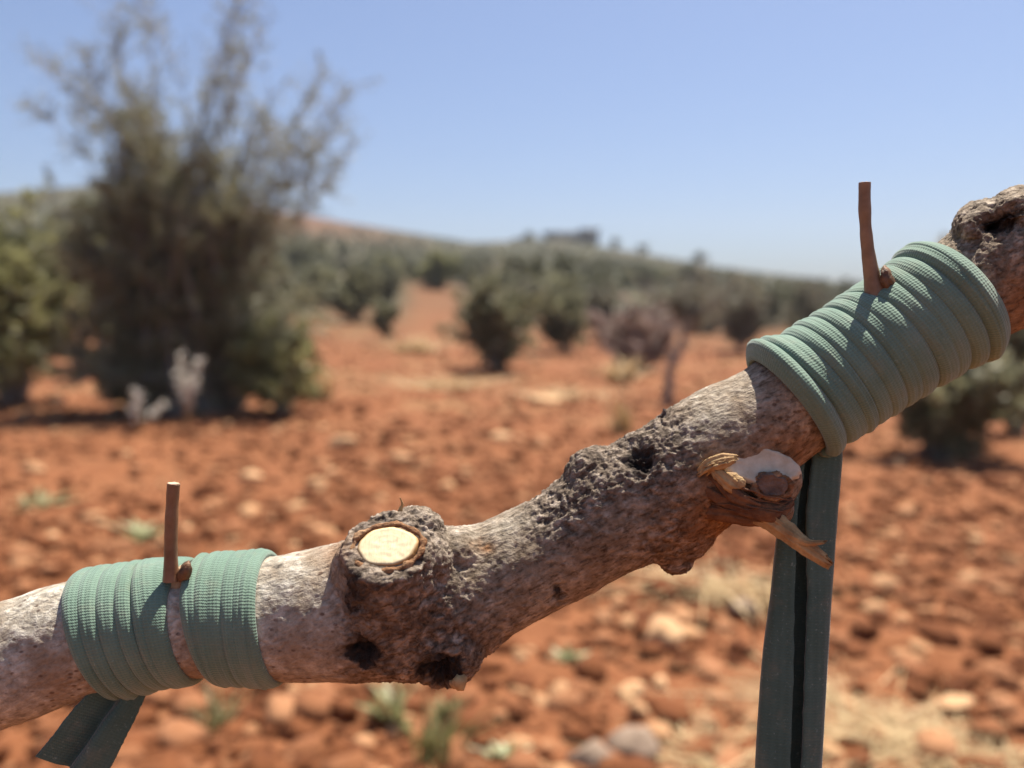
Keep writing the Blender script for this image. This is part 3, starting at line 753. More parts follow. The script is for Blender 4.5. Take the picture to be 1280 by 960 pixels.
def frame_at(s):
    a, _ = axis_at(np.asarray(s) - 0.002); b, _ = axis_at(np.asarray(s) + 0.002)
    t = b - a; t = t / np.linalg.norm(t, axis=-1, keepdims=True)
    toward = -np.array(FW)
    n = np.cross(toward, t); n /= np.linalg.norm(n, axis=-1, keepdims=True)       # upwards in the working plane
    bt = np.cross(t, n)
    return t, n, bt                                                                 # n = up, bt ~ toward viewer
def s_of_u(u):
    i = np.argmin(np.abs(CP[:, 0] - Q(u, 480)[0])); return SL[i]

def uvw(V):
    """world -> working-plane units"""
    d = V - np.array(CAM)
    z = d @ np.array(FW); k = D0 / z
    return d @ np.array(RT) / MM * k + 640, 480 - d @ np.array(UP) / MM * k, (z - D0) / MM

def build_branch():
    g = Geo(); n = 200; s = np.linspace(0, SL[-1], n)
    p, r = axis_at(s); g.tube(p, r, 40)
    def lump(u, v, dz, ru, rv, rz, rot=0.0):
        V, Fs = ICO[3]; V = V * (ru, rz, rv); c, sn = math.cos(rot), math.sin(rot)
        x, y, z = V[:, 0] * c - V[:, 2] * sn, V[:, 1], V[:, 0] * sn + V[:, 2] * c
        W = np.array([Q(u + a, v - k, dz + b) for a, b, k in zip(x, y, z)])
        g.add(W, np.hstack([Fs, Fs[:, :1]]))
    def stub(a, b, r0, r1):
        pa, pb = np.array(Q(*a)), np.array(Q(*b)); g.tube(np.linspace(pa, pb, 6), np.linspace(r0, r1, 6) * MM, 28)
    stub((500, 765, 0), (484, 683, -88), 88, 50); lump(470, 728, -62, 52, 44, 36); lump(525, 705, -50, 44, 46, 40)          # the sawn stub
    lump(520, 668, -20, 36, 36, 40)                       # swelling behind it
    lump(455, 720, -50, 42, 50, 40)
    lump(555, 815, -35, 48, 48, 44)                       # lower knot
    lump(510, 800, -30, 66, 52, 50)
    lump(440, 800, -30, 40, 45, 40)
    lump(575, 700, -10, 40, 40, 50)
    lump(740, 590, 0, 34, 30, 34, 0.6)
    lump(800, 570, 0, 34, 30, 40, 0.6)
    lump(850, 660, -10, 52, 42, 45, 0.6)                  # swelling above the torn wound
    lump(912, 600, -36, 60, 46, 48, 0.5)
    lump(950, 600, -38, 52, 42, 42, 0.1)
    lump(965, 635, -25, 26, 26, 30)
    lump(845, 700, 0, 20, 16, 20)
    lump(1228, 284, -10, 40, 34, 54, 0.6); lump(1285, 268, -20, 52, 36, 60); lump(1262, 335, -34, 50, 46, 40)
    V, Fq, _ = g.data()
    me = mesh_np('tmp', V, Fq if isinstance(Fq, np.ndarray) else Fq); ob = bpy.data.objects.new('tmp', me); COL.objects.link(ob)
    m = ob.modifiers.new('r', 'REMESH'); m.mode = 'VOXEL'; m.voxel_size = 0.00031; m.adaptivity = 0
    sm = ob.modifiers.new('s', 'SMOOTH'); sm.factor = 0.5; sm.iterations = 26
    dg = bpy.context.evaluated_depsgraph_get(); me2 = bpy.data.meshes.new_from_object(ob.evaluated_get(dg))
    bpy.data.objects.remove(ob); bpy.data.meshes.remove(me)
    nv = len(me2.vertices); V = np.zeros(nv * 3, np.float32); me2.vertices.foreach_get('co', V); V = V.reshape(-1, 3).astype(float)
    nr = np.zeros(nv * 3, np.float32); me2.vertices.foreach_get('normal', nr); nr = nr.reshape(-1, 3).astype(float)
    u, v, w = uvw(V)
    def blob(cu, cv, ru, rv, rot=0.0, pw=2.0):
        c, s_ = math.cos(rot), math.sin(rot); a, b = (u - cu), (v - cv)
        x, y = a * c - b * s_, a * s_ + b * c
        return np.exp(-((x / ru) ** 2 + (y / rv) ** 2) ** (pw / 2))
    front = np.clip((40 - w) / 40, 0, 1)
    wx = np.array([mn.noise(Vector(p_) / MM * 0.045) * 9 + mn.noise(Vector(p_) / MM * 0.13) * 5 for p_ in V]); wy = np.array([mn.noise(Vector(p_) / MM * 0.045 + Vector((40, 3, 1))) * 9 + mn.noise(Vector(p_) / MM * 0.13 + Vector((4, 30, 1))) * 5 for p_ in V])
    u0_, v0_ = u, v; u, v = u + wx, v + wy
    rough = np.clip(0.75 * blob(490, 740, 85, 120, 0, 4) + 0.5 * blob(500, 650, 70, 30) + 0.9 * blob(560, 810, 70, 60) + 1.0 * blob(735, 590, 65, 42, 0.6) + 1.1 * blob(815, 555, 60, 55, 0.6, 3) + 0.65 * blob(860, 660, 70, 60)  + 0.9 * blob(700, 630, 40, 40) + 1.1 * blob(845, 700, 40, 30) + 0.55 * blob(1250, 290, 80, 70, 0, 4) + 0.22, 0, 1)
    smooth_l = blob(370, 760, 55, 200, 0, 6) + (u < 345) * 1.0; rough *= 1 - 0.85 * np.clip(smooth_l, 0, 1)
    rough *= 1 - 0.7 * blob(905, 500, 50, 36, 0.6)
    orange = np.clip(0.75 * blob(900, 640, 60, 45, 0.3) + 0.8 * blob(940, 650, 45, 25) + 0.4 * blob(900, 580, 26, 18) + 0.65 * blob(980, 560, 40, 34) + 0.5 * blob(420, 690, 24, 40) + 0.9 * blob(608, 683, 12, 10) + 0.6 * blob(1270, 370, 40, 40), 0, 1) * front
    brown = np.clip((u - 400) / 60, 0, 1) * (1 - 0.55 * blob(905, 500, 60, 40, 0.6)) * (1 - 0.4 * blob(600, 650, 70, 30))
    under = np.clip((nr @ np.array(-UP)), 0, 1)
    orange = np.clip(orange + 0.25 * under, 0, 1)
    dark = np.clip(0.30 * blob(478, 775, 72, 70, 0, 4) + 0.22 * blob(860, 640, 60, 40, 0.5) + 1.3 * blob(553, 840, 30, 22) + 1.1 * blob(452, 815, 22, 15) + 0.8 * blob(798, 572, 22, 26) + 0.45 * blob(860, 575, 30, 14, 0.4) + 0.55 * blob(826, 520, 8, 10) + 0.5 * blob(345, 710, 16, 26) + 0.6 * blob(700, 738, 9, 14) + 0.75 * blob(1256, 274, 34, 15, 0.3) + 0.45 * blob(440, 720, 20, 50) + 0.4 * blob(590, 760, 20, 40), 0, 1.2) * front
    def rg2(a, b): return 1.0 if a > 420 else 0.4
    disp = np.zeros(nv)
    L = 1 / MM
    for i in range(nv):
        q = Vector(V[i]) * L
        qs = Vector((u[i] * 0.82 + v[i] * 0.42, v[i] * 0.9 - u[i] * 0.42, w[i]))          # stretched along the branch
        a = mn.noise(q * 0.02) * 3.0 + mn.noise(qs * 0.06) * 0.8
        rg = rough[i]
        if rg > 0.02:
            ds = mn.voronoi(Vector((qs.x * 0.055, qs.y * 0.085, qs.z * 0.085)) + 0.5 * mn.noise_vector(q * 0.05))[0]
            ridge = min(0.5, ds[1] - ds[0]) * 2
            n3 = mn.noise(q * 0.16)
            rd = 1 - 2.4 * abs(mn.noise(qs * 0.075 + Vector((5, 0, 0)))); rd2 = 1 - 2.4 * abs(mn.noise(q * 0.17 + Vector((0, 8, 0))))
            pits = max(0.0, mn.noise(q * 0.06 + Vector((1, 7, 3))) - 0.15)
            rd3 = 1 - 2.4 * abs(mn.noise(Vector((qs.x * 0.13, qs.y * 0.34, qs.z * 0.34)) + Vector((2, 2, 0))))
            a += 0.75 * rg * (1.1 * (ridge - 0.5) + 2.6 * rd + 1.5 * rd2 + 1.6 * rd3 + 1.4 * mn.noise(q * 0.40) - 9 * pits * rg)
        else: rg = 0
        a += (1 - 0.6 * rg) * (0.9 * mn.noise(qs * Vector((0.09, 0.25, 0.25))) if False else 0.45 * mn.noise(q * 0.22) + 0.9 * rg2(u[i], v[i]) * (0.4 - abs(mn.noise(Vector((qs.x * 0.05, qs.y * 0.2, qs.z * 0.2))))))
        disp[i] = a
    # hollows
    holes = 34 * blob(553, 842, 24, 17, 0, 3) * front + 22 * blob(452, 815, 17, 11, 0, 3) * front + 5 * blob(700, 738, 7, 12) * front + 15 * blob(1256, 274, 34, 15, 0.3, 3) * front + 14 * blob(798, 575, 14, 18) * front
    jag = np.array([1 + 0.8 * mn.noise(Vector(p_) * L * 0.09) + 0.6 * mn.noise(Vector(p_) * L * 0.25) for p_ in V]); holes = holes * np.clip(jag, 0.1, 1.6)
    disp -= holes
    u, v = u0_, v0_
    cut1 = blob(483, 683, 40, 30, 0, 8) * (w < -60); disp *= 1 - cut1
    cut2 = blob(948, 588, 46, 26, 0, 8) * front; disp = disp * (1 - 0.8 * cut2)
    V += nr * (disp * MM)[:, None]
    loc = Vector(Q(640, 700)); 
    me2.vertices.foreach_set('co', (V - np.array(loc)).astype(np.float32).ravel())
    for nm, arr in (('rough', rough), ('orange', orange), ('dark', dark), ('brown', brown)):
        a = me2.attributes.new(nm, 'FLOAT', 'POINT'); a.data.foreach_set('value', arr.astype(np.float32))
    me2.polygons.foreach_set('use_smooth', np.ones(len(me2.polygons), dtype=bool))
    me2.materials.clear(); me2.materials.append(M['bark']); me2.name = 'tree_branch'; me2.update()
    o = bpy.data.objects.new('tree_branch', me2); COL.objects.link(o); o.location = loc
    tag(o, 'gnarled grey brown branch with a sawn knot carrying two green bound grafts', 'branch')
    print('branch verts', nv)
    return o, Root(o, loc), V, nr
BR_O, BR, BRV, BRN = build_branch()

def surf_front(u, v):
    """depth of the branch front under working-plane position"""
    a, b, w = uvw(BRV); k = (a - u) ** 2 + (b - v) ** 2; i = np.where(k < 36)[0]
    return float(w[i].min()) if len(i) else 0.0

def disc_patch(u, v, ru, rv, normal, lift, name, mat, root, rot=0.0, seed=1, rag=0.06, dish=0.0, rim=None, nr_=14, na=72):
    c = np.array(Q(u, v, surf_front(u, v) - lift)); nv = np.array(normal, float); nv /= np.linalg.norm(nv)
    wn = np.array(RT) * nv[0] + np.array(UP) * nv[1] - np.array(FW) * nv[2]
    e1 = np.array(RT) * math.cos(rot) + np.array(UP) * math.sin(rot); e1 -= wn * (e1 @ wn); e1 /= np.linalg.norm(e1); e2 = np.cross(wn, e1)
    V, T = [c - wn * dish * MM], [0.0]
    for i in range(1, nr_ + 1):
        k = i / nr_
        for j in range(na):
            a = j / na * 2 * PI; rag_ = 1 + rag * mn.noise(Vector((math.cos(a) * 1.8, math.sin(a) * 1.8, seed))) + rag * 0.35 * mn.noise(Vector((math.cos(a) * 5, math.sin(a) * 6, seed)))
            q = c + (e1 * math.cos(a) * ru + e2 * math.sin(a) * rv) * (k * rag_ * MM) - wn * (dish * (1 - k * k) * MM) + wn * (mn.noise(Vector((k * math.cos(a) * 5, k * math.sin(a) * 5, seed + 4))) * 0.5 * MM)
            if i >= nr_ - 1: q = q - wn * (3.0 if i == nr_ - 1 else 16.0) * MM * 0.5
            V.append(q); T.append(k)
    fs = [(0, 1 + j, 1 + (j + 1) % na) for j in range(na)]
    for i in range(nr_ - 1):
        for j in range(na):
            a0, a1 = 1 + i * na + j, 1 + i * na + (j + 1) % na; fs.append((a0, a0 + na, a1 + na, a1))
    return part(name, V, fs, mat, root, attr={'tone': ('FLOAT', T)})

disc_patch(484, 682, 37, 26, (-0.10, 0.62, 0.78), 3, 'cut_face', M['cut'], BR, seed=2, rag=0.07)['label'] = 'pale yellow sawn knot face'
# callus collar round the sawn face
def collar(u, v, ru, rv, normal, rad, lift, seed, mat, name='callus_collar'):
    c = np.array(Q(u, v, surf_front(u, v) - lift)); nv = np.array(normal, float); nv /= np.linalg.norm(nv)
    wn = np.array(RT) * nv[0] + np.array(UP) * nv[1] - np.array(FW) * nv[2]
    e1 = np.array(RT); e1 = e1 - wn * (e1 @ wn); e1 /= np.linalg.norm(e1); e2 = np.cross(wn, e1)
    na, ms = 140, 14; V = []
    for j in range(na):
        a = j / na * 2 * PI; d = e1 * math.cos(a) * ru + e2 * math.sin(a) * rv; q0 = c + d * MM * (1 + 0.07 * mn.noise(Vector((math.cos(a) * 2, math.sin(a) * 2, seed))))
        dn = d / np.linalg.norm(d); rr = rad * (1 + 0.9 * mn.noise(Vector((math.cos(a) * 3, math.sin(a) * 3, seed + 9))))
        for k in range(ms):
            t = k / ms * 2 * PI; x = 1 + 0.35 * mn.noise(Vector((math.cos(a) * 12, math.sin(a) * 12, seed + t)))
            V.append(q0 + (dn * math.cos(t) * rr * 1.25 + wn * math.sin(t) * rr) * x * MM)
    Fq = grid_faces(na, ms); 
    last = np.stack([(na - 1) * ms + np.arange(ms), (na - 1) * ms + (np.arange(ms) + 1) % ms, (np.arange(ms) + 1) % ms, np.arange(ms)], 1)
    n = len(V); return part(name, V, np.vstack([Fq, last]), mat, BR, attr={'rough': ('FLOAT', np.full(n, 0.8)), 'orange': ('FLOAT', np.full(n, 0.85)), 'dark': ('FLOAT', np.zeros(n))})
collar(484, 684, 41, 29, (-0.10, 0.62, 0.78), 2.8, 0, 3, M['bark'])

disc_patch(953, 582, 47, 23, (0.05, 0.35, 0.93), 6, 'wound_face', M['grey_cut'], BR, rot=-0.15, seed=5, rag=0.2, dish=4)['label'] = 'greyish white wound face'
collar(966, 608, 21, 13, (0.05, -0.1, 1.0), 3.4, 8, 17, M['bark'])
disc_patch(966, 607, 21, 13, (0.05, -0.1, 1.0), 14, 'dark_knot', M['knot'], BR, rot=-0.2, seed=8, rag=0.3, dish=2)
def chunk(name, pts, rad, mat, seed, sides=9, lab=None, flat=0.6):
    """torn piece of wood or bark along a path of (u, v, dz)"""
    P0 = np.array([Q(*p) for p in pts]); n = 22; t = np.linspace(0, len(pts) - 1, n)
    P1 = np.array([np.interp(t, np.arange(len(pts)), P0[:, k]) for k in range(3)]).T
    rr = np.interp(t, np.arange(len(pts)), rad) * MM
    g = Geo(); g.tube(P1, rr, sides); V, Fq, A = g.data()
    V = np.array(V)
    for i in range(n * sides):
        q = Vector(V[i]) / MM; c = P1[i // sides]; d = V[i] - c
        d = d - np.array(FW) * (d @ np.array(FW)) * (1 - flat)
        V[i] = c + d * (1 + 0.45 * mn.noise(Vector((q.x * 0.15, q.y * 0.15 + seed, q.z * 0.15))) + 0.25 * mn.noise(q * 0.5))
    nV = len(V)
    o = part(name, V, Fq, mat, BR, attr={'rough': ('FLOAT', np.full(nV, 0.6)), 'orange': ('FLOAT', np.full(nV, 0.8)), 'dark': ('FLOAT', np.zeros(nV))})
    if lab: o['label'] = lab
    return o
z0 = surf_front(930, 600)
def strands(name, runs, mat, seed, lab=None):
    r = np.random.default_rng(seed); g = Geo()
    for pts, rad, k, jit in runs:
        P0 = np.array([Q(*p) for p in pts]); c0 = catmull(P0, 10); n = len(c0); t = np.linspace(0, 1, n)
        for _ in range(k):
            off = np.array(RT) * r.normal() + np.array(UP) * r.normal() + np.array(FW) * r.normal() * 0.7
            c = c0 + off * (jit * MM) * (1 - 0.55 * t)[:, None]
            c = c + np.array([[mn.noise(Vector((i * 0.25, seed + _, k2))) for k2 in (0, 4, 8)] for i in range(n)]) * 3.0 * MM
            e = int(n * r.uniform(0.72, 1.0)); e = max(6, e); b0 = int(r.uniform(0, 0.4) * e) if jit > 5.6 else 0
            c = c[b0:e]; e = len(c)
            g.tube(c, rad * r.uniform(0.5, 1.3) * MM * np.interp(np.linspace(0, 1, e), [0, 0.15, 0.7, 1], [0.5, 1, 0.85, 0.25]), 6)
    V, Fq, A = g.data(); o = part(name, V, Fq, mat, BR)
    if lab: o['label'] = lab
    return o
def shard(name, runs, mat, lab=None):
    g = Geo()
    for pts, wid, thick, sd_, ends in runs:
        c = catmull(np.array([Q(*p) for p in pts]), 14); n = len(c); sd = 26; r = np.random.default_rng(sd_)
        t = np.gradient(c, axis=0); t /= np.linalg.norm(t, axis=1, keepdims=True); ac = np.cross(t, np.array(FW)); ac /= np.linalg.norm(ac, axis=1, keepdims=True); to = np.cross(ac, t)
        prof = 1 + r.uniform(-0.42, 0.30, sd); cut = r.uniform(0.80, 1.0, sd)          # grooves run the whole length; the fibres break off unevenly
        x = np.linspace(0, 1, n); w_ = np.interp(x, np.linspace(0, 1, len(wid)), wid); V = []
        for j in range(sd):
            a_ = j / sd * 2 * PI; xe = np.minimum(x, cut[j]) if ends else x
            cj = np.stack([np.interp(xe, x, c[:, k]) for k in range(3)], 1)
            wj = w_ * prof[j] * (1 + 0.10 * np.array([mn.noise(Vector((i * 0.35, j * 0.8, sd_))) for i in range(n)]))
            V.append(cj + (ac * math.cos(a_) + to * math.sin(a_) * thick) * (wj * MM)[:, None])
        V = np.stack(V, 1).reshape(-1, 3); Fq = grid_faces(n, sd)
        k = len(V); V = np.vstack([V, c[-3][None], c[0][None]]); j = np.arange(sd); j2 = (j + 1) % sd
        Fq = np.vstack([Fq, np.stack([np.full(sd, k), (n - 1) * sd + j, (n - 1) * sd + j2, np.full(sd, k)], 1), np.stack([np.full(sd, k + 1), j2, j, np.full(sd, k + 1)], 1)])
        g.add(V, Fq)
    V, Fq, A = g.data(); o = part(name, V, Fq, mat, BR)
    if lab: o['label'] = lab
    return o
shard('splinter', [([(918, 634, z0 + 10), (950, 642, z0 + 3), (980, 662, z0 - 2), (1010, 686, z0 - 8), (1044, 709, z0 - 12)], [11, 12.5, 11, 8.5, 6], 0.55, 3, True),
                   ([(968, 654, z0 - 2), (990, 668, z0 - 8), (1010, 678, z0 - 14), (1036, 677, z0 - 18)], [5, 5, 3.4, 1.2], 0.6, 5, True)], M['splinter'], 'torn splinter of wood sticking out below the wound')
shard('torn_strip', [([(868, 600, z0 + 22), (890, 614, z0 + 4), (925, 630, z0 - 2), (965, 640, z0 - 2), (990, 626, z0 + 12)], [4, 9, 12, 11, 5], 0.6, 11, False),
                     ([(880, 586, z0 + 12), (898, 600, z0 - 4), (918, 620, z0 - 8), (950, 634, z0 - 8)], [4, 8, 9, 4], 0.6, 12, False),
                     ([(860, 640, z0 + 26), (895, 640, z0 + 8), (935, 646, z0 + 4), (970, 652, z0 + 2)], [3, 9, 10, 5], 0.6, 13, False)], M['red_fibre'], 'reddish brown torn bark strips under the wound')
shard('bark_flap', [([(872, 592, z0 + 6), (886, 582, z0 - 8), (904, 576, z0 - 14), (924, 572, z0 - 10)], [3, 7, 8, 3], 0.5, 21, True),
                    ([(888, 582, z0 - 4), (900, 594, z0 - 12), (914, 606, z0 - 12), (928, 610, z0 - 4)], [4, 7, 9, 5], 0.5, 22, False)], M['splinter'], 'torn curl of pale bark at the wound edge')
strands('bark_flap', [([(874, 592, z0 + 4), (888, 582, z0 - 10), (905, 577, z0 - 15), (924, 573, z0 - 12)], 1.1, 10, 4), ([(884, 580, z0 - 2), (893, 592, z0 - 10), (905, 608, z0 - 8)], 1.0, 8, 4)], M['splinter'], 29, 'torn curl of pale bark at the wound edge')
disc_patch(918, 600, 15, 9, (-0.1, 0.25, 0.95), 7, 'torn_stub', M['splinter'], BR, rot=-0.5, seed=14, rag=0.2, dish=-3)
strands('torn_fibre', [([(868, 628, z0 + 30), (898, 624, z0 + 4), (935, 632, z0 - 4), (975, 636, z0 + 2), (992, 622, z0 + 14)], 1.3, 26, 10), ([(895, 590, z0 + 6), (905, 606, z0 - 6), (930, 626, z0 - 8), (960, 640, z0 - 2)], 1.2, 12, 6)], M['red_fibre'], 11, 'reddish brown torn fibres under the wound')
strands('splinter', [([(925, 640, z0 + 8), (955, 646, z0 + 2), (980, 664, z0 - 2), (1008, 686, z0 - 8), (1043, 709, z0 - 12)], 1.3, 12, 6), ([(960, 648, z0), (985, 668, z0 - 6), (1008, 680, z0 - 14), (1036, 677, z0 - 18)], 1.0, 5, 2.2)], M['splinter'], 12, 'torn splinter of wood sticking out below the wound')
chunk('bark_flake', [(822, 528, -8), (829, 519, -10), (831, 511, -10)], [5, 4, 2.5], M['knot'], 7)
chunk('bark_flake', [(500, 640, -40), (503, 630, -42), (500, 622, -44)], [2.5, 1.5, 0.8], M['splinter'], 8)
z1 = surf_front(555, 815)
chunk('bark_flake', [(566, 856, z1 + 6), (575, 852, z1 - 2), (582, 846, z1 + 2)], [5, 9, 4], M['splinter'], 9)

# the rest of the tree outside the frame: the branch runs on to its own trunk
def trunk_out():
    e = CP[-1]; g = Geo()
    pts = np.array([CP[-14], CP[-1], e + (0.10, 0.02, 0.0), e + (0.22, 0.05, -0.06), e + (0.30, 0.06, -0.25), e + (0.32, 0.05, -0.55), e + (0.33, 0.04, -0.92)])
    P1 = catmull(pts, 14); rr = np.interp(np.linspace(0, 1, len(P1)), [0, 0.25, 0.5, 1], [0.0125, 0.0135, 0.022, 0.05])
    g.tube(P1, rr, 28); V, Fq, A = g.data(); n = len(V)
    part('trunk', V, Fq, M['bark'], BR, attr={'rough': ('FLOAT', np.full(n, 0.5)), 'orange': ('FLOAT', np.zeros(n)), 'dark': ('FLOAT', np.zeros(n))})
trunk_out()

# ------------------------------------------------------------------ elastic bands
def section(w, th, m=44):
    """rounded flat section: across (-w/2..w/2), height 0..th"""
    out = []
    for k in range(m):
        a = k / m * 2 * PI; c, s = math.cos(a), math.sin(a)
        e = 0.78; out.append((math.copysign(abs(c) ** e, c) * w / 2, th / 2 + math.copysign(abs(s) ** 0.8, s) * th / 2))
    return np.array(out)

def wrap(turn_s, w, th, ls, tilt, base, bud_s, spread, sig_th, sig_s, name, label, phase0=0.0, steps=84, seed=1, swell=None, fill=False, wobble=0.9):
    """turn_s: axial position of every turn (units of the working plane, from the axis start)"""
    r = np.random.default_rng(seed); K = len(turn_s) - 1
    tau = np.linspace(0, K, K * steps + 1)
    turn_s = np.array(turn_s, float) * MM
    jit = r.normal(size=64) * 0.35
    us = np.interp(tau, np.arange(K + 1), turn_s)
    wv = w * (1 + 0.10 * np.sin(tau * 2.3 + seed) + 0.06 * np.sin(tau * 7.1 + seed * 2))
    if fill:
        loc_p = np.interp(tau, np.arange(K) + 0.5, np.diff(turn_s) / MM); loc_p = np.maximum(loc_p, np.interp(tau - 0.5, np.arange(K) + 0.5, np.diff(turn_s) / MM))
        wv = np.maximum(wv, loc_p * 1.18)
    sec = section(1.0, 1.0); m = len(sec)
    a = us[:, None] + sec[None, :, 0] * (wv * MM)[:, None]
    inv = np.interp(a, turn_s, np.arange(K + 1), left=-9, right=99)
    first = (turn_s[1] - turn_s[0]); last = (turn_s[-1] - turn_s[-2])
    inv = np.where(a < turn_s[0], (a - turn_s[0]) / first, np.where(a > turn_s[-1], K + (a - turn_s[-1]) / last, inv))
    lay = np.clip(tau[:, None] - np.maximum(inv, 0), -0.9, 2.4)
    ang = tau * 2 * PI + phase0
    thv = th * MM
    wob = np.array([0.6 * mn.noise(Vector((t * 0.9, seed, 0))) + 0.5 * mn.noise(Vector((t * 3.7, seed, 3))) for t in tau])
    hgt = (lay + 0.95) * ls * MM + sec[None, :, 1] * thv * 1.05 + (base + wob[:, None] * wobble) * MM
    puff = (1 - (2 * sec[None, :, 0]) ** 2) * 0.30 * thv * (sec[None, :, 1] > 0.5)
    hgt = hgt + puff
    crease = np.array([max(0.0, mn.noise(Vector((t * 0.8, seed, 21))) + 0.35) for t in tau]); cpos = np.array([0.22 * mn.noise(Vector((t * 0.6, seed, 31))) for t in tau])
    hgt = hgt - (np.exp(-((sec[None, :, 0] - cpos[:, None]) / 0.05) ** 2) * crease[:, None] * 3.6 * MM) * (sec[None, :, 1] > 0.4)
    A = ang[:, None] + 0 * a
    dth = (A + PI) % (2 * PI) - PI
    if bud_s is not None:
        b = bud_s * MM; dd = a - b; k = np.exp(-(np.minimum(0, dth + 0.25) / 0.5) ** 2 - (np.maximum(0, dth) / sig_th) ** 2) * np.exp(-(dd / (sig_s * MM)) ** 2)
        a = a + np.tanh(dd / (6 * MM)) * spread * MM * k
    a2 = a + (-tilt * np.cos(A) + 2.6 * wobble * np.array([mn.noise(Vector((t * 1.7, seed, 9))) for t in tau])[:, None]) * MM
    p, rr = axis_at(a2.ravel()); t, n, bt = frame_at(a2.ravel())
    if swell is not None: hgt = hgt + swell(A, a) * MM * np.clip(sec[None, :, 1] * 1.6 - 0.3, 0, 1) * (1.15 - (2 * sec[None, :, 0]) ** 2)
    rad = rr + hgt.ravel(); Af = A.ravel()
    V = p + (n * np.cos(Af)[:, None] + bt * np.sin(Af)[:, None]) * rad[:, None]
    Fq = grid_faces(len(tau), m)
    length = tau * 2 * PI * 85 * MM * 1000
    per = np.concatenate([[0], np.cumsum(np.linalg.norm(np.diff(np.vstack([sec, sec[:1]]) * (w, th), axis=0), axis=1))]) * MM * 1000
    faces = Fq
    caps = [tuple(range(m))[::-1], tuple(range((len(tau) - 1) * m, len(tau) * m))]
    loc = Vector(V.mean(axis=0))
    o = top(name, V, faces.tolist() + caps, M['band'], loc)
    uvl = o.data.uv_layers.new(name='UVMap'); li = np.zeros(len(o.data.loops), np.int32); o.data.loops.foreach_get('vertex_index', li)
    row, cl = li // m, li % m
    uvs = np.stack([np.asarray(per)[cl], length[row]], 1).astype(np.float32); uvl.data.foreach_set('uv', uvs.ravel())
    tag(o, label, 'graft band', 'elastic bands binding the grafts')
    return o, Root(o, loc)

def ribbon(pts, secs, name, mat, root, th=3.2, seed=1, lab=None):
    """a hanging band end: pts path (u, v, dz), secs at each point: list of (across, toward-viewer) offsets, same count"""
    P0 = catmull(np.array([Q(*p) for p in pts]), 30); n = len(P0)
    S = np.array(secs, float); ks = np.linspace(0, len(pts) - 1, n)
    m = S.shape[1]
    def interp_s(k, j, c): return np.interp(k, np.arange(len(pts)), S[:, j, c])
    t = np.gradient(P0, axis=0); t /= np.linalg.norm(t, axis=1, keepdims=True)
    ac = np.cross(t, np.array(FW)); ac /= np.linalg.norm(ac, axis=1, keepdims=True); ac *= np.sign(ac @ np.array(RT))[:, None]
    to = np.cross(ac, t); to *= np.sign(to @ -np.array(FW))[:, None]
    # smooth section
    M2 = 40; fine = np.zeros((n, M2, 2))
    for i in range(n):
        pl = np.array([[interp_s(ks[i], j, c) for c in (0, 1)] for j in range(m)])
        q = catmull(pl, 12); d = np.concatenate([[0], np.cumsum(np.linalg.norm(np.diff(q, axis=0), axis=1))]); x = np.linspace(0, d[-1], M2)
        fine[i] = np.stack([np.interp(x, d, q[:, 0]), np.interp(x, d, q[:, 1])], 1)
        fine[i] += np.array([[0.9 * mn.noise(Vector((i * 0.06, x_ * 0.03, seed))), 1.2 * mn.noise(Vector((i * 0.05, x_ * 0.05, seed + 3)))] for x_ in x])
        e = 1.0 * mn.noise(Vector((i * 0.22, 1, seed))); fine[i][0, 0] += e; fine[i][-1, 0] += 1.0 * mn.noise(Vector((i * 0.25, 7, seed)))
    nrm = np.gradient(fine, axis=1); nrm = np.stack([-nrm[:, :, 1], nrm[:, :, 0]], 2); nrm /= np.linalg.norm(nrm, axis=2, keepdims=True) + 1e-9
    def lay(off):
        f = fine + nrm * off; return P0[:, None, :] + ac[:, None, :] * f[:, :, :1] * MM + to[:, None, :] * f[:, :, 1:] * MM
    A_, B_ = lay(th / 2), lay(-th / 2)
    ring = np.concatenate([A_, B_[:, ::-1]], axis=1); mm = ring.shape[1]
    Fq = grid_faces(n, mm); V = ring.reshape(-1, 3)
    fs = Fq.tolist()
    for e in (0, n - 1):
        for j in range(M2 - 1):
            q = [e * mm + j, e * mm + j + 1, e * mm + mm - 2 - j, e * mm + mm - 1 - j]; fs.append(q if e else q[::-1])
    o = part(name, V, fs, mat, root)
    acr = np.concatenate([np.linspace(0, 12, M2), np.linspace(12, 0, M2)]); ln = np.concatenate([[0], np.cumsum(np.linalg.norm(np.diff(P0, axis=0), axis=1))]) * 1000
    uvl = o.data.uv_layers.new(name='UVMap'); li = np.zeros(len(o.data.loops), np.int32); o.data.loops.foreach_get('vertex_index', li)
    uvl.data.foreach_set('uv', np.stack([acr[li % mm], ln[li // mm]], 1).astype(np.float32).ravel())
    if lab: o['label'] = lab
    return o

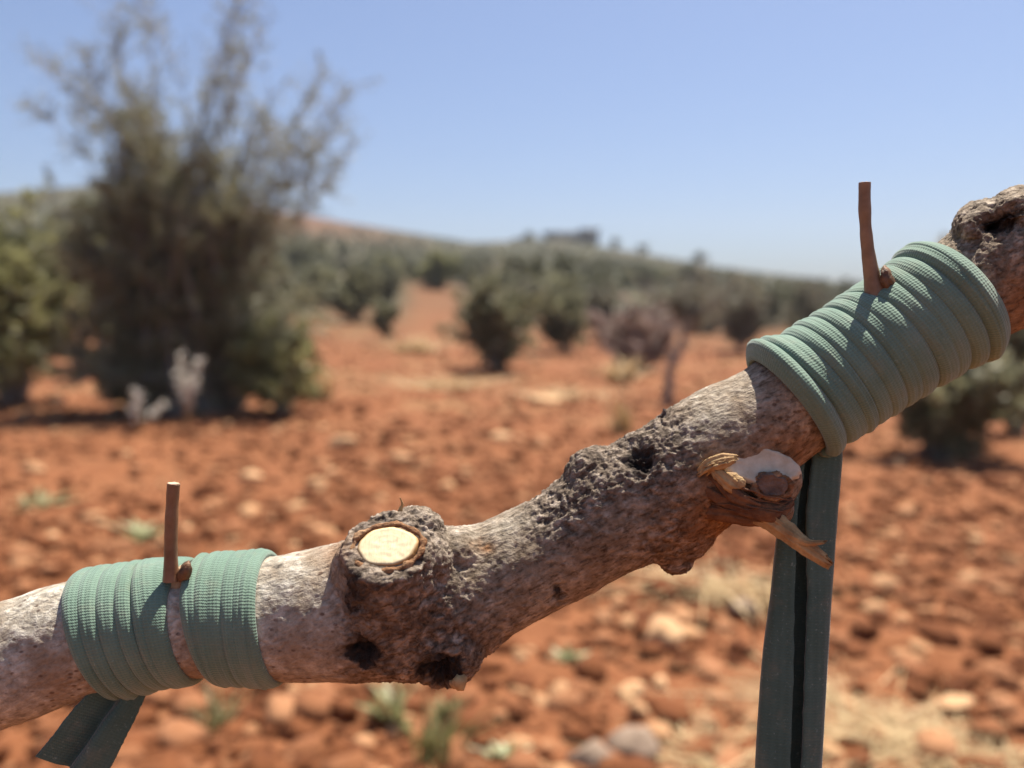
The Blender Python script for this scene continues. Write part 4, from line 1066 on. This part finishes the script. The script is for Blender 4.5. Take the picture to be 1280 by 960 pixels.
# lower binding
def su(u): return s_of_u(u) / MM
sA = su(131); sB = su(271)
low_turns = [sA + k for k in (0, 3, 22, 43, 64, 86, 92)] + [sB + k for k in (6, 9, 25, 42, 57, 60)]
W1, W1R = wrap(low_turns, 25, 9, 1.1, 9, -2.6, su(226), 20, 0.75, 28, 'graft_band', 'lower green knitted band wound round the branch, its short end folded to the left', phase0=PI * 0.9, seed=2, wobble=1.4, swell=lambda A, a: 7 * np.clip(-np.cos(A), 0, 1) ** 2 * np.exp(-((a / MM - sA - 22) / 26) ** 2))
ribbon([(160, 848, -10), (148, 870, -16), (126, 902, -20), (106, 932, -22), (84, 962, -23)],
       [[(-26, 8), (-14, 2), (0, -4), (12, 6), (26, -4)], [(-28, 10), (-14, 2), (0, -6), (10, 10), (30, -2)], [(-34, 14), (-18, 4), (0, -8), (8, 12), (36, -2)], [(-36, 14), (-18, 4), (0, -8), (8, 12), (40, -2)], [(-38, 14), (-18, 4), (0, -8), (8, 12), (44, -2)]],
       'band_end', M['band_shaded'], W1R, seed=3, lab='folded short end, coloured darker as if in shade')

# upper binding
uA = su(983)
up_turns = [uA + k for k in (8, 12, 46, 63, 84, 103, 125, 144, 174, 190, 214, 236, 240)]
W2, W2R = wrap(up_turns, 28, 10.5, 1.8, 2, -2.2, uA + 162, 13, 0.5, 26, 'graft_band', 'upper green knitted band wound round the branch, its long end hanging straight down', phase0=PI * 0.9, seed=5,
               fill=True, wobble=2.3, swell=lambda A, a: 12 * (0.55 + 0.45 * np.cos(A - 0.4)) * np.exp(-((a / MM - uA - 14) / 20) ** 2) + 5 * np.exp(-((a / MM - uA - 230) / 22) ** 2) + 2 * np.exp(-((a / MM - uA - 62) / 12) ** 2))
ribbon([(1014, 520, 12), (1016, 570, 4), (1010, 640, 0), (1002, 740, -4), (992, 860, -6), (986, 980, -8), (984, 1060, -8)],
       [[(-10, 12), (-28, 8), (-22, -8), (10, -10), (30, -4), (28, 8), (2, 12)], [(-14, 14), (-30, 8), (-24, -10), (10, -12), (32, -4), (30, 8), (-6, 14)], [(-18, 14), (-34, 8), (-26, -12), (10, -14), (33, -6), (30, 8), (-8, 14)], [(-14, 16), (-37, 8), (-28, -14), (10, -14), (35, -6), (30, 10), (2, 16)], [(-6, 16), (-40, 8), (-30, -14), (10, -14), (38, -6), (32, 10), (8, 16)], [(-4, 16), (-40, 8), (-30, -14), (10, -14), (38, -6), (32, 10), (10, 16)], [(-4, 16), (-40, 8), (-30, -14), (10, -14), (38, -6), (32, 10), (10, 16)]],
       'band_end', M['band_shaded'], W2R, seed=7, lab='hanging end curled into an open tube, coloured darker as if in shade')

# ------------------------------------------------------------------ grafted buds
def graft(base, tip, r_base, r_top, bend, bud, bud_r, shield, label, seed, skin='petiole'):
    loc = Vector(Q(*base)); o = empty('grafted_bud', loc); rt = Root(o, loc); tag(o, label, 'grafted bud', 'grafted buds under the bands')
    a, b = np.array(Q(*base)), np.array(Q(*tip)); n = 30; t = np.linspace(0, 1, n)
    mid = (a + b) / 2 + np.array(RT) * bend * MM
    P1 = ((1 - t) ** 2)[:, None] * a + (2 * t * (1 - t))[:, None] * mid + (t ** 2)[:, None] * b
    rr = (r_top + (r_base - r_top) * np.exp(-t * 6)) * MM * (1 + 0.09 * np.array([mn.noise(Vector((x * 7, seed, 0))) + 0.5 * mn.noise(Vector((x * 21, seed, 0))) for x in t]))
    g = Geo(); g.tube(P1, rr, 18, cap=False); V, Fq, A = g.data(); p_ = part('petiole', V, Fq, M[skin], rt)
    d = P1[-1] - P1[-2]; d /= np.linalg.norm(d); e1 = np.cross(d, np.array(FW)); e1 /= np.linalg.norm(e1); e2 = np.cross(d, e1)
    V = [P1[-1] - d * 0.4 * MM]
    for k in (0.45, 0.8, 1.03):
        for j in range(18):
            an = j / 18 * 2 * PI; V.append(P1[-1] + (e1 * math.cos(an) + e2 * math.sin(an)) * rr[-1] * k + d * (0.9 * mn.noise(Vector((k * 7, j * 0.9, seed))) + (0.4 if k < 1 else -0.9)) * MM)
    fs = [(0, 1 + j, 1 + (j + 1) % 18) for j in range(18)] + [(1 + i * 18 + j, 1 + (i + 1) * 18 + j, 1 + (i + 1) * 18 + (j + 1) % 18, 1 + i * 18 + (j + 1) % 18) for i in range(2) for j in range(18)]
    ob = part('cut_end', V, fs, M['petiole_cut'], Root(p_, loc))
    V, Fs = ICO[3]; V = V * 1.0
    W = []
    for q in V:
        k = 1 + 0.22 * mn.noise(Vector(q) * 2.2 + Vector((seed, 0, 0))) + 0.12 * mn.noise(Vector(q) * 5)
        W.append(np.array(Q(bud[0] + q[0] * bud_r[0] * k * (1 - 0.35 * q[2]) + bud[3] * q[2], bud[1] - q[2] * bud_r[1] * k, bud[2] + q[1] * bud_r[0] * k)))
    part('bud', W, Fs, M['bud'], rt)
    W = []
    su_, sv_, sz_, ru_, rv_, rot = shield
    for q in V:
        k = 1 + 0.16 * mn.noise(Vector(q) * 3 + Vector((seed, 4, 0))); x, z = q[0] * ru_ * k, q[2] * rv_ * k
        W.append(np.array(Q(su_ + x * math.cos(rot) + z * math.sin(rot), sv_ - z * math.cos(rot) + x * math.sin(rot) * -1, sz_ + q[1] * 14 * k)))
    part('bark_shield', W, Fs, M['shield'], rt)

def top_pt(u, frac, extra=0):
    """a point on the branch skin: frac 0 = crest, 1 = facing the viewer"""
    s = s_of_u(u); p, r = axis_at(np.array([s])); t, n, bt = frame_at(np.array([s])); a = frac * PI / 2
    q = p[0] + (n[0] * math.cos(a) + bt[0] * math.sin(a)) * (r[0] + extra * MM); x = uvw(q[None]); return float(x[0][0]), float(x[1][0]), float(x[2][0])
a = top_pt(222, 0.42); 
graft((214, 726, a[2] - 8), (217, 604, a[2] - 14), 10, 7.4, -3, (231, 714, a[2] - 10, 4), (9, 13), (222, 728, a[2] + 6, 16, 24, 0.3), 'upright reddish brown leaf stalk stub in the lower binding beside its dark bud', 3)
b = top_pt(1104, 0.35)
print('graft', a, b)
graft((1097, 378, b[2] + 2), (1081, 228, b[2] - 14), 17, 6.8, -10, (1109, 348, b[2] - 8, -3), (9, 16), (1106, 366, b[2] + 4, 20, 14, -0.5), 'upright tan leaf stalk stub flaring at its base in the upper binding', 6, 'petiole_tan')

# ------------------------------------------------------------------ air
def haze():
    z0_, z1_ = -14.0, 48.0; k = 440.0
    V = [(x, y, z) for z in (z0_, z1_) for y in (-k, k) for x in (-k, k)]
    Fq = np.array([[2, 3, 1, 0], [4, 5, 7, 6], [0, 1, 5, 4], [3, 2, 6, 7], [2, 0, 4, 6], [1, 3, 7, 5]])
    m = bpy.data.materials.new('haze'); m.use_nodes = True; nt = m.node_tree; nt.nodes.clear()
    o = N(nt, 'ShaderNodeOutputMaterial'); v = N(nt, 'ShaderNodeVolumePrincipled', inp={'Color': (0.82, 0.86, 0.95, 1), 'Density': HAZE, 'Anisotropy': 0.1})
    nt.links.new(v.outputs[0], o.inputs['Volume'])
    ob = top('haze', V, Fq, m, (0, 0, 0), smooth=False); ob['kind'] = 'stuff'; tag(ob, 'thin pale air that softens the far hillside', 'haze')
HAZE = 0.0006
haze()

# ------------------------------------------------------------------ camera, light, world
cam = bpy.data.cameras.new('camera'); co = bpy.data.objects.new('camera', cam); COL.objects.link(co); sc.camera = co
co.location = CAM; co.rotation_euler = (PI / 2 - PITCH, 0, 0)
cam.sensor_width = 36; cam.lens = 36 * F / 1280; cam.clip_start = 0.01; cam.clip_end = 3000
cam.dof.use_dof = True; cam.dof.focus_distance = D0 - 0.008; cam.dof.aperture_fstop = 11.0; cam.dof.aperture_blades = 0

sd = RT * 0.20 + Vector((0, 0, 1)) * 0.90 + Vector((0, 1, 0)) * 0.30; sd.normalize()     # towards the sun
sun = bpy.data.lights.new('sun', 'SUN'); sun.energy = 5.0; sun.angle = R(0.5); sun.color = (1.0, 0.94, 0.82)
so = bpy.data.objects.new('sun', sun); COL.objects.link(so); so.rotation_euler = sd.to_track_quat('Z', 'Y').to_euler()
w = bpy.data.worlds.new('World'); sc.world = w; w.use_nodes = True
nt = w.node_tree; bg = nt.nodes['Background']; sky = nt.nodes.new('ShaderNodeTexSky'); sky.sky_type = 'NISHITA'; sky.sun_disc = False
sky.sun_elevation = math.asin(sd.z); sky.sun_rotation = math.atan2(sd.x, sd.y)
sky.air_density = 1.0; sky.dust_density = 2.6; sky.ozone_density = 2.2; sky.altitude = 300
nt.links.new(mixc(nt, 1.0, sky.outputs[0], (0.955, 1.01, 1.16), 'MULTIPLY'), bg.inputs[0]); bg.inputs[1].default_value = 0.054
sc.view_settings.view_transform = 'Standard'; sc.view_settings.look = 'None'; sc.view_settings.exposure = 1.15; sc.view_settings.gamma = 1
sc.view_settings.use_curve_mapping = False
sc.cycles.use_denoising = True
sc.cycles.max_bounces = 6; sc.cycles.diffuse_bounces = 3; sc.cycles.transparent_max_bounces = 4
sc.cycles.use_adaptive_sampling = False
